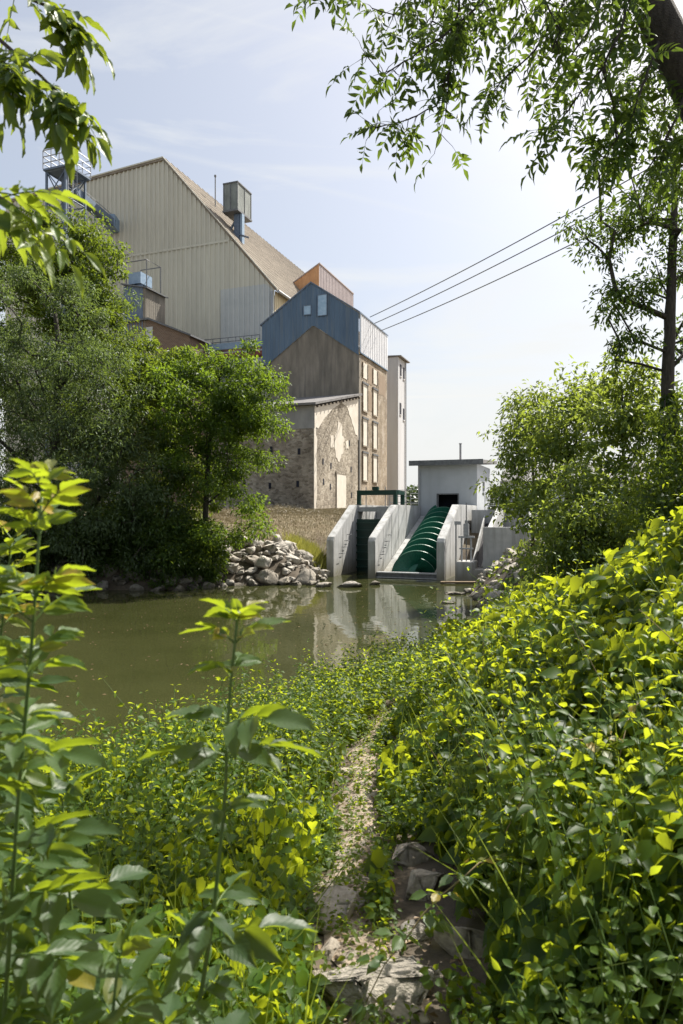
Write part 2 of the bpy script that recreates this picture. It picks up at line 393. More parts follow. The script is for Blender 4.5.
def axis(breaks):
    out = []
    for a, b, st in breaks: out += list(np.arange(a, b, st))
    return np.array(out + [breaks[-1][1]])
gx = axis([(-900,-150,60),(-150,-40,10),(-40,-14,1.5),(-14,-5,.4),(-5,9,.13),(9,16,.5),(16,60,4),(60,300,40),(300,900,100)])
gy = axis([(-60,-6,6),(-6,0,.6),(0,14,.13),(14,24,.25),(24,40,.15),(40,60,1),(60,160,10),(160,1500,90)])
GX, GY = np.meshgrid(gx, gy)
GZ = ground_z(GX.ravel(), GY.ravel())
far_r = np.hypot(GX.ravel(), GY.ravel())
nx, ny = len(gx), len(gy)
ii = np.arange(nx*ny).reshape(ny, nx)
quads = np.stack([ii[:-1, :-1], ii[:-1, 1:], ii[1:, 1:], ii[1:, :-1]], -1).reshape(-1, 4)
me = bpy.data.meshes.new('ground')
me.from_pydata(np.stack([GX.ravel(), GY.ravel(), GZ], -1).tolist(), [], quads.tolist())
me.materials.append(M['ground']); me.polygons.foreach_set('use_smooth', [True]*len(me.polygons))
go = bpy.data.objects.new('ground', me); COL.objects.link(go); tag(go, kind='structure')
wm = MB(); wm.add([(-138,-8,0),(9.5,-8,0),(9.5,36,0),(-138,36,0)], [(0,1,2,3)])
tag(wm.build('river_water', M['water']), kind='structure')

# foot path draped on the bank
pc = np.array([(.16,1.2),(.12,1.9),(.08,2.4),(.0,2.8),(.03,3.3),(.08,4.1),(.17,5.2),(.32,6.2),(.55,7.0)])
def path_x(y): return np.interp(y, pc[:, 1], pc[:, 0])
ys = np.arange(1.2, 7.0, .06); pv, pf = [], []
for i, y in enumerate(ys):
    w = .10 + .03*math.sin(5*y) + .025*math.sin(13*y+1)
    for k in range(7):
        x = path_x(y) + w*(k/3-1); pv.append((x, y, gz(x, y)+.006 + (.0 if k in (0, 6) else .012)))
for i in range(len(ys)-1):
    for k in range(6): pf.append((i*7+k, i*7+k+1, i*7+k+8, i*7+k+7))
pm = MB(); pm.add(pv, pf); tag(pm.build('foot_path', M['soil'], smooth=True), kind='structure')

# ------------------------------------------------------------------ leaves
def tmpl_low():
    V = np.array([(0,0,0),(-.5,.45,.08),(0,1,-.1),(.5,.45,.08)], float)
    return V, [(0,3,2),(0,2,1)]
def tmpl_mid(w=.5, heart=False):
    if heart: st = [(.0,.30,.02),(.28,.5,.0),(.62,.36,-.06)]
    else: st = [(.02,.04,0),(.36,.5,.02),(.68,.34,-.05)]
    V = [(0,.06 if heart else 0,0)]
    for y, hw, z in st: V += [(-hw, y-(.1 if heart and y == 0 else 0), z+.10*hw*2), (0, y+(.06 if heart and y == 0 else 0), z), (hw, y-(.1 if heart and y == 0 else 0), z+.10*hw*2)]
    V.append((0, 1, -.2))
    F = []
    for k in range(2):
        a = 1+3*k; b = a+3
        F += [(a, a+1, b+1, b), (a+1, a+2, b+2, b+1)]
    F += [(7, 8, 10), (8, 9, 10)] if False else [(7-0, 8, 10), (8, 9, 10)]
    return np.array(V, float), F
def tmpl_hi(n=9, serr=.05, droop=.22):
    V, F, UV = [], [], []
    for i in range(n+1):
        v = i/n
        hw = .5*(math.sin(math.pi*min(1, v*1.02)**.8)**.85) if 0 < v < 1 else 0.0
        hw *= (1 + (serr if i % 2 else -serr))
        z = -droop*v*v
        for k, q in enumerate((-1, -.5, 0, .5, 1)):
            V.append((q*hw, v + (.03 if abs(q) == 1 and i % 2 else 0), z + .20*hw*abs(q) + .03*math.sin(9*v)*abs(q)))
            UV.append((q*hw, v, 0))
    for i in range(n):
        for k in range(4):
            a = i*5+k; F.append((a, a+1, a+6, a+5))
    return np.array(V, float), F, np.array(UV)
def tmpl_prof(prof, droop=.25, cup=.22):
    V, F = [], []
    for v, hw in prof:
        z = -droop*v*v
        for q in (-1, 0, 1): V.append((q*hw, v-(.09 if v < .05 and q else 0), z+cup*hw*abs(q)))
    for i in range(len(prof)-1):
        for k in range(2):
            a = i*3+k; F.append((a, a+1, a+4, a+3))
    return np.array(V, float), F
T_LOW, T_MID, T_HI = tmpl_low(), tmpl_mid(), tmpl_hi()
T_BLADE = (np.array([(-.5,0,0),(.5,0,0),(-.4,.5,.02),(.4,.5,.02),(0,1,-.14)], float), [(0,1,3,2),(2,3,4)])
T_HEART = tmpl_prof([(0,.22),(.12,.44),(.3,.5),(.5,.42),(.7,.27),(.88,.1),(1,.008)])
T_OVATE = tmpl_prof([(0,.02),(.16,.34),(.34,.5),(.55,.44),(.78,.22),(1,.01)])

def norm(a): return a/(np.linalg.norm(a, axis=-1, keepdims=True)+1e-9)
def leaf_mesh(name, T, pos, d, nrm, length, width, tint, mat, parent=None, smooth=False, extra=None):
    """one mesh of many leaves (T scaled by length along d and width across)"""
    V, F = T[0], T[1]
    n, k = len(pos), len(V)
    d = norm(d); xx = norm(np.cross(d, nrm)); zz = np.cross(xx, d)
    L = np.broadcast_to(np.asarray(length, float), (n,)); W = np.broadcast_to(np.asarray(width, float), (n,))
    co = pos[:, None, :] + V[None, :, 0:1]*(xx*W[:, None])[:, None, :] + V[None, :, 1:2]*(d*L[:, None])[:, None, :] + V[None, :, 2:3]*(zz*L[:, None])[:, None, :]
    co = co.reshape(-1, 3)
    lp = np.concatenate([np.array(f) for f in F]); tot = np.array([len(f) for f in F])
    loops = (lp[None, :] + (np.arange(n)*k)[:, None]).ravel(); tots = np.tile(tot, n)
    tv = np.repeat(np.clip(tint, 0, 1), k)
    luv = np.tile(T[2], (n, 1)) if len(T) > 2 else None
    if extra is not None and len(extra.v):
        ev = np.array(extra.v); o = len(co)
        co = np.vstack([co, ev])
        loops = np.concatenate([loops, np.concatenate([np.array(f) for f in extra.f]) + o])
        tots = np.concatenate([tots, np.array([len(f) for f in extra.f])])
        tv = np.concatenate([tv, np.full(len(ev), .3)])
        if luv is not None: luv = np.vstack([luv, np.full((len(ev), 3), .3)])
    if parent is not None: co = co - root_off(parent)
    me = bpy.data.meshes.new(name)
    me.vertices.add(len(co)); me.vertices.foreach_set('co', co.ravel())
    me.loops.add(len(loops)); me.loops.foreach_set('vertex_index', loops.astype(np.int32))
    me.polygons.add(len(tots)); me.polygons.foreach_set('loop_start', (np.cumsum(tots)-tots).astype(np.int32))
    me.polygons.foreach_set('loop_total', tots.astype(np.int32))
    me.attributes.new('tint', 'FLOAT', 'POINT').data.foreach_set('value', tv.astype(np.float32))
    if luv is not None: me.attributes.new('luv', 'FLOAT_VECTOR', 'POINT').data.foreach_set('vector', luv.astype(np.float32).ravel())
    if smooth: me.polygons.foreach_set('use_smooth', np.ones(len(tots), bool))
    me.materials.append(mat); me.update()
    if extra is not None and len(extra.v):
        me.materials.append(M['stem_green'])
        me.polygons.foreach_set('material_index', np.concatenate([np.zeros(n*len(F), np.int32), np.ones(len(extra.f), np.int32)]))
    me.validate()
    o = bpy.data.objects.new(name, me); COL.objects.link(o)
    if parent is not None: o.parent = parent
    return o

def rand_unit(n): return norm(rng.normal(size=(n, 3)))

# ------------------------------------------------------------------ trees
def tree(name, label, cat, base, trunk_pts, trunk_r, blobs, leaf_mat, bark, nclump=120, per=120, rc=.55, leaf=(.10, .045), droop=.5, group=None, shell=.6, seed=0, T=None, parts=('trunk', 'crown'), flat=.7, twigs=True, tint0=.45):
    """blobs: list of (centre xyz, radii xyz, weight); crown clumps joined to the trunk by limbs"""
    global rng
    rng = np.random.default_rng(1000+seed)
    root = thing(name, label, cat, base, group=group)
    w = np.array([b[2] for b in blobs], float); w /= w.sum()
    cs = []
    for b, k in zip(blobs, np.round(w*nclump).astype(int)):
        u = rand_unit(k); r = rng.uniform(shell, 1.0, (k, 1))**.8
        r = np.where(rng.random((k, 1)) < .2, rng.uniform(1.0, 1.42, (k, 1)), r)
        cs.append(np.array(b[0]) + u*r*np.array(b[1]))
    cs = np.vstack(cs)
    nodes = [np.array(p, float) for p in trunk_pts]; par = [-1] + list(range(len(nodes)-1))
    # finer trunk
    fine = [nodes[0]]; 
    for a, b in zip(nodes[:-1], nodes[1:]):
        for t in np.linspace(.25, 1, 4): fine.append(a+(b-a)*t + rng.normal(0, .012, 3)*(t < 1))
    nodes = fine; par = [-1] + list(range(len(nodes)-1)); ntr = len(nodes)
    topz = nodes[-1][2]; basez = nodes[0][2]
    order = np.argsort(np.min(np.linalg.norm(cs[:, None, :]-np.array(nodes)[None], axis=2), axis=1))
    end = []
    for i in order:
        c = cs[i]; A = np.array(nodes)
        dd = np.linalg.norm(A-c, axis=1) + 1.6*np.maximum(0, A[:, 2]-c[2]+.15) + np.where(np.arange(len(A)) < ntr*.28, 3.0, 0)
        j = int(np.argmin(dd)); a = nodes[j]; L = np.linalg.norm(c-a)
        k = max(1, min(4, int(L/.5)))
        last = j
        for q in range(1, k+1):
            t = q/k; pnt = a+(c-a)*t + np.array([0, 0, .12*L*math.sin(math.pi*t)*.6]) + rng.normal(0, .04*L, 3)*(t < 1)
            nodes.append(pnt); par.append(last); last = len(nodes)-1
        end.append(last)
    cnt = np.zeros(len(nodes))
    for e in end:
        j = e
        while j >= 0: cnt[j] += 1; j = par[j]
    rad = trunk_r*np.sqrt(np.maximum(cnt, .5)/max(1, cnt[0]))
    hfac = np.clip((np.array(nodes)[:ntr, 2]-basez)/max(.1, topz-basez), 0, 1)
    rad[:ntr] = np.maximum(rad[:ntr], trunk_r*(1-.75*hfac)); rad[0] *= 1.25
    mbt = MB()
    mbt.tube(nodes[:ntr], list(rad[:ntr]), 9)
    # limbs as chains
    kids = {}
    for i in range(ntr, len(nodes)): kids.setdefault(par[i], []).append(i)
    done = set()
    for i in range(ntr, len(nodes)):
        if i in done: continue
        ch = [par[i], i]; done.add(i); j = i
        while True:
            ks = [q for q in kids.get(j, []) if q not in done]
            if not ks: break
            j = max(ks, key=lambda q: cnt[q]); ch.append(j); done.add(j)
        rr = [min(rad[q], rad[ch[1]]*1.15) for q in ch]; rr = [max(.006, x) for x in rr]; rr[-1] *= .6
        mbt.tube([nodes[q] for q in ch], rr, 5)
    # leaves
    n = len(cs)*per
    ci = np.repeat(np.arange(len(cs)), per)
    size = rc*rng.uniform(.5, 1.35, len(cs))
    u = rand_unit(n); rr = rng.uniform(.15, 1, (n, 1))**.6
    off = u*rr*size[ci][:, None]*np.array([1, 1, flat])
    pos = cs[ci] + off
    d = norm(u*.7 + rng.normal(0, .55, (n, 3)) + np.array([0, 0, -droop]))
    nr = norm(u*.5 + rng.normal(0, .5, (n, 3)) + np.array([0, 0, .8]))
    tint = np.clip(tint0 + rng.normal(0, .14, len(cs))[ci] + rng.normal(0, .16, n), 0, 1)
    Ls = leaf[0]*rng.uniform(.65, 1.25, n)
    mbt.build(parts[0], bark, root, smooth=True)
    leaf_mesh(parts[1], T or T_LOW, pos, d, nr, Ls, leaf[1]*rng.uniform(.75, 1.2, n), tint, leaf_mat, root)
    return root

def blob(px, py, Y, rx, rz, w=1.0, ry=None):
    k = Y/FPX
    return (P(px, py, Y), (rx*k, (ry if ry else rx*k), rz*k), w)

def ground_at(px, Y):
    x = (px-CX)*Y/FPX; return np.array([x, Y, gz(x, Y)])

# -- left bank trees
b0 = ground_at(203, 27.2); b0[2] -= .1
tree('ash_tree', 'bright green multi-stemmed tree at the right end of the wooded far bank', 'tree', b0,
     [b0, P(205,520,27.2), P(208,460,27.2), P(214,410,27.2), P(222,365,27.2)], .12,
     [blob(215,392,27.2,50,38,3.0), blob(255,400,27,36,34,1.8), blob(190,420,27,34,45,1.6), blob(245,440,27,38,36,1.4), blob(200,480,26.8,36,34,1.1), blob(222,520,26.6,40,30,.9), blob(196,545,26.4,22,24,.5)],
     M['leaf_ash'], M['bark_dark'], 190, 170, .62, (.16,.07), .5, seed=1, tint0=.6)
b1 = P(206,575,26.9); b1[2] = gz(b1[0], b1[1])-.1
b0 = ground_at(60, 27.5); b0[2] -= .1
tree('willow_tree', 'big grey-green willow filling the left edge of the far bank', 'tree', b0,
     [b0, P(62,520,27.8), P(55,440,28), P(60,360,28), P(55,310,28)], .3,
     [blob(40,330,28,70,62,2.6), blob(90,400,27,60,60,2.2), blob(15,420,27,60,70,2.0), blob(100,480,26.6,70,52,1.8), blob(30,520,26.4,70,45,1.6), blob(120,545,26,50,30,.9), blob(-40,400,28,60,90,1.5), blob(0,440,29,50,70,1.6), blob(60,460,27,80,60,1.8), blob(40,560,25.8,80,28,1.2), blob(140,480,27,50,50,1.2)],
     M['leaf_willow'], M['bark_dark'], 430, 190, .75, (.17,.05), .55, seed=2)
b0 = ground_at(95, 37); b0[2] -= .1
tree('oak_tree', 'tall dark tree with layered crown rising behind the grey-green willow', 'tree', b0,
     [b0, P(92,480,37), P(80,400,37), P(75,320,37), P(60,260,37)], .35,
     [blob(30,260,37,60,34,1.6), blob(85,250,36,34,25,1.0), blob(62,285,36,44,22,1.5), blob(98,308,36,22,20,.9), blob(85,332,36,44,20,1.2), blob(112,352,35.5,32,18,.9), blob(20,310,37,60,60,1.6), blob(100,400,36,60,50,1.2), blob(25,235,37,34,22,.8)],
     M['leaf_dark'], M['bark_dark'], 220, 210, .85, (.21,.10), .35, seed=3, flat=.55, tint0=.65)
b0 = ground_at(150, 30.5); b0[2] -= .1
tree('alder_tree', 'dense mid-green tree between the willow and the bright tree on the far bank', 'tree', b0,
     [b0, P(150,500,30.5), P(148,430,30.5), P(150,370,30.5)], .2,
     [blob(148,385,30.5,42,30,1.6), blob(178,372,30,26,18,.8), blob(135,420,29.5,50,52,1.8), blob(165,470,28.8,52,48,1.6), blob(150,530,28,60,38,1.6), blob(175,560,27.2,36,20,.6)],
     M['leaf_dark'], M['bark_dark'], 200, 190, .7, (.18,.08), .5, seed=4, tint0=.5)
for i, (px, Y, rx, rz, lab) in enumerate([(35,26.6,60,40,'dark low bush over the water under the grey-green willow'), (110,26.8,50,36,'dark low bush over the shore rocks below the dense mid-green tree'), (165,26.4,44,34,'dark low bush overhanging the water between the mid-green and bright trees'), (206,27.0,20,26,'small bright leafy bush at the foot of the bright tree')]):
    b0 = ground_at(px, Y)
    tree('shore_bush', lab, 'bush', b0, [b0, b0+np.array([0,0,.5]), b0+np.array([.1,0,1.0])], .05,
         [(b0+np.array([0,-.3,rz*Y/FPX*.5]), (rx*Y/FPX, rx*Y/FPX*.6, rz*Y/FPX), 1)], M['leaf_dark'] if i < 3 else M['leaf_ash'], M['bark_dark'], 85 if i < 3 else 26, 150, .5, (.15,.065), .4, seed=20+i, parts=('stem', 'foliage'), shell=.3)

# -- right bank: slender tree, shrubs
b0 = ground_at(672, 13.5); b0[2] -= .15
tree('slender_tree', 'tall slender tree with airy crown and bare lower trunk at the right edge', 'tree', b0,
     [b0, P(670,450,13.6), P(668,372,13.7), P(671,300,13.8), P(674,220,13.9), P(676,140,14)], .125,
     [blob(640,215,13.9,34,24,1.5), blob(672,175,14,26,36,1.3), blob(605,165,13.5,20,20,.5), blob(573,228,13.6,7,7,.14), blob(613,300,13.5,20,24,.7), blob(640,290,13.8,20,26,.6), blob(628,345,13.6,24,18,.6), blob(600,240,13.6,14,22,.5), blob(668,265,14,24,30,.9), blob(686,340,14.2,16,40,.6), blob(655,110,14,24,26,.6), blob(700,230,14.2,36,90,1.4)],
     M['leaf_backlit'], M['bark_dark'], 112, 62, .40, (.13,.05), .55, seed=5, shell=.25)
iv = thing('ivy', 'dark ivy climbing the foot of the slender tree at the right edge', 'climber', b0)
n = 4200; ivt = rng.uniform(0, 1, n); ang = rng.uniform(0, 6.28, n); rr = .14+.42*(1-ivt)**1.3*rng.uniform(.3, 1, n)
ax = np.array([b0 + (P(669,400,13.65)-b0)*t for t in ivt])
pos = ax + np.stack([np.cos(ang)*rr, np.sin(ang)*rr, rng.normal(0, .1, n)], -1)
u = np.stack([np.cos(ang), np.sin(ang), np.full(n, .2)], -1)
leaf_mesh('foliage', T_HEART, pos, norm(rng.normal(0, .4, (n, 3))+np.array([0,0,-.8])), norm(u+rng.normal(0, .35, (n, 3))), .085*rng.uniform(.7, 1.3, n), .085, rng.uniform(0, .5, n), M['leaf_dark'], iv)
st = MB(); st.tube([b0+np.array([-.13,-.1,.1]), P(667,470,13.45), P(665,400,13.5)], [.03,.022,.012], 6); st.build('stem', M['bark_dark'], iv, smooth=True)

shrubs = [  # px, Y, blobs, label, per-leaf
 (532,22.5,[(532,412,22.5,22,28,1.0),(513,450,22.3,15,22,.7),(540,450,22.5,26,40,1.2),(518,490,22,30,26,1.0)],'airy grey-green small tree beside the flat-roofed plant house','tree',(.17,.075)),
 (563,17.5,[(568,405,17.8,30,28,1.2),(590,390,18,28,24,1.0),(560,450,17.4,34,40,1.6),(545,500,17,34,34,1.2),(590,460,17.5,36,50,1.5)],'bushy pale green small tree leaning over the right bank boulders','tree',(.16,.075)),
 (625,14.8,[(622,385,15,28,24,1.0),(648,395,15.2,24,30,.9),(620,440,14.6,36,44,1.6),(610,500,14,40,36,1.4),(650,470,14.5,30,50,1.3)],'tall sunlit shrub just left of the slender tree trunk','shrub',(.145,.07)),
 (690,11.5,[(690,440,11.8,30,60,1.2),(672,505,11.2,36,36,1.3),(705,500,11.4,40,60,1.2)],'dark shrub at the foot of the slender tree, cut by the right edge','shrub',(.10,.05)),
 (590,13.0,[(580,530,13,30,28,1.3),(552,556,13.2,24,20,.9),(610,535,12.6,40,34,1.4),(575,490,13.6,16,24,.5)],'low bright shrub spreading over the boulders on the right bank','shrub',(.11,.055)),
]
for i, (px, Y, bl, lab, cat, lf) in enumerate(shrubs):
    b0 = ground_at(px, Y); b0[2] -= .05
    top = P(bl[0][0], bl[0][1], bl[0][2])
    dk = i in (3,)
    tree('bank_tree' if cat == 'tree' else 'bank_shrub', lab, cat, b0, [b0, b0+(top-b0)*.35+np.array([.05,0,0]), b0+(top-b0)*.7, top], .055,
         [blob(*q) for q in bl], M['leaf_dark'] if dk else M['leaf_shrub'], M['bark_dark'], 96 if not dk else 100, 60, .44 if i != 0 else .56, lf, .45, seed=40+i, shell=.25, parts=('trunk', 'crown') if cat == 'tree' else ('stem', 'foliage'), tint0=.55)

# ------------------------------------------------------------------ compound leaves
def pinnate(base, d, up, L, pairs, leaf, rnd=.15, droop=.35, terminal=1.15):
    """leaflets of one compound leaf + its rachis: returns (pos, dir, nrm, len) lists and the rachis points"""
    d = norm(np.array(d, float)); up = norm(np.array(up, float)); side = norm(np.cross(d, up)); up = np.cross(side, d)
    pts = []
    for t in np.linspace(0, 1, 6): pts.append(base + d*L*t - np.array([0, 0, 1])*droop*L*t*t)
    pts = np.array(pts); out = []
    def at(t):
        f = t*5; i = min(4, int(f)); return pts[i]+(pts[i+1]-pts[i])*(f-i), norm(pts[i+1]-pts[i])
    for k in range(pairs):
        t = .3 + .62*k/max(1, pairs-.5)
        p, dd = at(t)
        sz = leaf*(.75+.3*math.sin(math.pi*(k+.7)/(pairs+.6)))
        for sgn in (-1, 1):
            ld = norm(side*sgn*.95 + dd*.55 + rng.normal(0, rnd, 3) - np.array([0, 0, .12]))
            out.append((p, ld, norm(up + rng.normal(0, rnd*1.4, 3) - side*sgn*.15), sz*rng.uniform(.85, 1.12)))
    p, dd = at(1.0); out.append((p, norm(dd+rng.normal(0, rnd*.5, 3)), norm(up+rng.normal(0, rnd, 3)), leaf*terminal))
    return out, pts

class LeafBag:
    def __init__(self): self.p, self.d, self.n, self.l, self.t, self.w, self.stem = [], [], [], [], [], [], MB()
    def add(self, leaflets, rach, tint, wr=.42, r=.0016):
        for p, d, nn, l in leaflets:
            self.p.append(p); self.d.append(d); self.n.append(nn); self.l.append(l); self.w.append(l*wr); self.t.append(np.clip(tint+rng.normal(0, .08), 0, 1))
        self.stem.tube(rach, [r, r, r, r*.8, r*.7, r*.5], 4, cap=False)
    def build(self, name, T, mat, parent, smooth=True):
        return leaf_mesh(name, T, np.array(self.p), np.array(self.d), np.array(self.n), np.array(self.l), np.array(self.w), np.array(self.t), mat, parent, smooth, self.stem)

# -- overhanging ash, top right
rng = np.random.default_rng(77)
D0 = 5.2
base = np.array([4.9, 5.9, gz(4.9, 5.9)-.1])
oa = thing('overhanging_ash', 'leaning ash reaching in from the right, leafy twigs hanging across the top', 'tree', base)
tb = MB()
limb = [base, np.array([4.2,5.6,3.6]), np.array([3.35,5.3,4.9]), P(694,92,D0), P(664,30,D0), P(635,-30,D0), np.array([1.75,5.3,7.7]), np.array([1.0,5.4,8.5]), np.array([.3,5.5,8.9])]
tb.tube(limb, [.22,.19,.165,.145,.135,.125,.1,.07,.045], 12)
twl = [
 [(1.3,5.35,8.2),(500,-60,5.2),(485,0,5.1),(446,34,5.0),(412,56,5.0),(384,76,5.0),(367,56,5.0)],
 [(1.1,5.4,8.4),(472,-70,5.4),(460,0,5.3),(450,66,5.3),(436,106,5.3),(408,120,5.3),(376,128,5.3)],
 [(450,66,5.3),(446,110,5.35),(441,134,5.4)],
 [(1.75,5.3,7.7),(580,-30,5.4),(560,10,5.5),(535,50,5.5),(507,76,5.5),(487,98,5.5)],
 [(2.1,5.3,7.1),(625,-20,5.0),(625,20,4.9),(603,67,4.9),(575,100,4.9),(556,128,4.9)],
 [(664,30,5.2),(648,70,5.0),(630,120,4.9),(604,158,4.9)],
 [(690,85,5.2),(676,120,5.0),(655,158,5.0),(640,180,5.0)],
 [(.3,5.5,8.9),(430,-60,5.6),(415,-10,5.6),(395,14,5.6),(372,8,5.6)],
 [(1.0,5.4,8.5),(500,-50,5.6),(520,-5,5.6),(530,20,5.6),(512,38,5.6)],
 [(1.75,5.3,7.7),(545,-50,5.1),(545,0,5.0),(560,30,5.0),(552,50,5.0)],
 [(635,-30,5.2),(605,-10,5.6),(590,30,5.7),(566,62,5.7),(545,84,5.7)],
 [(694,92,5.2),(700,110,5.6),(686,150,5.6),(668,176,5.7)],
 [(.3,5.5,8.9),(360,-60,5.3),(335,-20,5.2),(325,-6,5.2)],
 [(430,-60,5.6),(440,-10,5.8),(432,22,5.8),(455,30,5.8)],
 [(603,67,4.9),(615,110,5.0),(618,150,5.0)],
 [(1.75,5.3,7.7),(600,-60,5.9),(640,10,6.0),(655,60,6.1),(622,96,6.1)],
]
lb = LeafBag()
for ti, tw in enumerate(twl):
    pts = [np.array(q, float) if abs(q[0]) < 20 and not (q[1] > 20 or q[1] < 0) and q[2] > 6.2 else P(*q) for q in tw]
    fine = []
    for a, b in zip(pts[:-1], pts[1:]):
        k = max(2, int(np.linalg.norm(b-a)/.07))
        for t in np.linspace(0, 1, k, endpoint=False): fine.append(a+(b-a)*t+rng.normal(0, .004, 3))
    fine.append(pts[-1]); m = len(fine)
    r0 = .016 if ti != 2 else .007
    tb.tube(fine, [r0*(1-.78*i/m) for i in range(m)], 5)
    for i, p in enumerate(fine):
        vis = i/m
        if p[2] > CAM_Z + (CY+40)*p[1]/FPX: continue
        right = p[0]*FPX/p[1]+CX > 540 or p[2] > CAM_Z+(CY-45)*p[1]/FPX
        if vis < (.25 if right else .4) or rng.random() < (.06 if right else .3): continue
        td = norm(fine[min(i+1, m-1)]-fine[max(i-1, 0)])
        for q in range(rng.integers(2, 5)):
            dd = norm(td*.5 + rng.normal(0, .75, 3) + np.array([0, 0, -.35]))
            # short side twig
            sb = p + dd*rng.uniform(.02, .16)
            tb.tube([p, (p+sb)/2+rng.normal(0, .006, 3), sb], [.0035,.003,.002], 4, cap=False)
            lf, ra = pinnate(sb, norm(dd+rng.normal(0, .3, 3)+np.array([0,0,-.12])), np.array([0,0,1])+rng.normal(0, .5, 3), rng.uniform(.12, .22), int(rng.integers(3, 5)), rng.uniform(.075, .108), .22, .32)
            lb.add(lf, ra, rng.uniform(.2, .85), .34)
tb.build('trunk', M['bark_dark'], oa, smooth=True)
lb.build('crown', T_MID, M['leaf_backlit'], oa)

# -- young ash just out of frame on the left, its leaves hanging in
base = np.array([-1.75, 2.05, gz(-1.75, 2.05)-.05])
na = thing('young_ash', 'blurred ash leaves hanging into the top left corner', 'tree', base)
tb = MB(); lb = LeafBag()
stemp = [base, np.array([-1.7,2.05,2.6]), np.array([-1.62,2.0,3.6]), np.array([-1.5,2.0,4.3]), np.array([-1.35,2.0,4.8])]
tb.tube(stemp, [.035,.032,.026,.018,.01], 8)
for tw, dn in ([[(-1.5,2.0,4.3), P(-60,-10,2.0), P(0,40,1.95), P(40,75,1.9), P(70,105,1.9)], 1],
               [[(-1.4,2.0,4.6), P(-20,-60,2.05), P(10,-10,2.05), P(45,5,2.05), P(60,15,2.05)], 1],
               [[(-1.45,2.0,4.4), P(-50,30,1.9), P(-10,62,1.85), P(20,72,1.85)], 1],
               [[(-1.62,2.0,3.6), P(-150,200,1.55), P(-60,200,1.45), P(-12,190,1.4), P(14,206,1.4)], 0]):
    pts = [np.array(q, float) for q in tw]; fine = []
    for a, b in zip(pts[:-1], pts[1:]):
        for t in np.linspace(0, 1, 6, endpoint=False): fine.append(a+(b-a)*t)
    fine.append(pts[-1]); m = len(fine)
    tb.tube(fine, [.008*(1-.75*i/m)+.001 for i in range(m)], 6)
    for i in range(m):
        if i/m < .35: continue
        td = norm(fine[min(i+1, m-1)]-fine[max(i-1, 0)])
        if i/m < (.5 if dn else .45) or rng.random() < .15: continue
        for q in range(2 if dn and i/m > .75 else 1):
            dd = norm(td*.9+rng.normal(0, .55, 3)+np.array([0,0,-.25 if dn else .05]))
            lf, ra = pinnate(fine[i], dd, np.array([0,-.2,1])+rng.normal(0, .3, 3), rng.uniform(.09, .14), 3, rng.uniform(.055, .08), .18, .5 if dn else .3)
            lb.add(lf, ra, rng.uniform(.25, .7) if dn else rng.uniform(.4, 1), .38)
tb.build('trunk', M['bark'], na, smooth=True)
lb.build('crown', T_HI, M['leaf_near'], na)

# -- saplings in the foreground
def sapling(label, pts, nodes, leaf, pairs, seed, young=4, rs=.006, tlow=(.1, .55), cat='sapling', L=.16, low=.12, wr=.5, plan=None):
    global rng
    rng = np.random.default_rng(seed)
    pts = [np.array(p, float) for p in pts]
    b = pts[0].copy(); root = thing('elder_sapling', label, cat, b)
    seg = [0]
    for a, c in zip(pts[:-1], pts[1:]): seg.append(seg[-1]+np.linalg.norm(c-a))
    def at(t):
        s = t*seg[-1]; i = min(len(pts)-2, max(0, int(np.searchsorted(seg, s))-1))
        f = (s-seg[i])/(seg[i+1]-seg[i]); return pts[i]+(pts[i+1]-pts[i])*f
    sm = MB(); ts = np.linspace(0, 1, 24); sm.tube([at(t) for t in ts], [rs*(1-.6*t) for t in ts], 8)
    sm.build('stem', M['stem_green'], root, smooth=True)
    az = rng.uniform(0, 6)
    for k in range(len(plan) if plan else nodes):
        t = low + (1-low)*(k/(nodes-1))**.9 + (rng.normal(0, .012) if k < nodes-1 else 0)
        if plan: t = plan[k][0]
        p = at(min(1, t)); az += math.pi/2 + rng.normal(0, .25)
        if plan: az = plan[k][1]
        age = 1-t
        yg = max(0, 1-(nodes-1-k)/young) if not plan else plan[k][3]
        el = .4 + .6*yg - .1*(age > .5)
        for sgn in (0, math.pi):
            a = az+sgn+rng.normal(0, .15)
            d = np.array([math.cos(a)*math.cos(el), math.sin(a)*math.cos(el), math.sin(el)])
            f = (1-.5*yg)*rng.uniform(.8, 1.12) if not plan else plan[k][2]*rng.uniform(.85, 1.12)
            if not plan and rng.random() < .12: continue
            lb = LeafBag()
            lf, ra = pinnate(p, d, np.array([0, 0, 1.2])-d*.3, L*f, pairs, leaf*f, .2, .28)
            tint = rng.uniform(*tlow) + .5*yg
            lb.add(lf, ra, tint, wr, .0018)
            lb.build('leaf', T_HI, M['leaf_sapling'], root)
    return root
sapling('tall single-stemmed elder sapling with orange-tipped shoot in the centre foreground',
        [np.array([-.285,1.3,gz(-.285,1.3)]), P(190,1060,1.28), P(213,920,1.26), P(225,800,1.25), P(229,700,1.25), P(237,622,1.25)], 9, .105, 2, 911, L=.10, wr=.46, plan=[(.26,.3,.9,0),(.40,-.25,.95,0),(.47,1.2,.6,0),(.55,.15,1.1,0),(.60,1.5,.7,0),(.74,.9,.45,0),(.815,.1,.85,.1),(.86,-.5,.8,.15),(.93,1.1,.5,.5),(.97,.1,.5,.8),(1.0,.8,.42,1.0),(1.0,2.3,.36,1.0)])
sapling('leafy elder sapling with yellow shoot tip at the left edge of the foreground',
        [np.array([-.66,1.2,gz(-.66,1.2)]), P(5,1010,1.2), P(18,800,1.18), P(32,640,1.15), P(42,490,1.15)], 27, .092, 3, 902, young=14, tlow=(.25,.6), low=.12, L=.13, wr=.4)
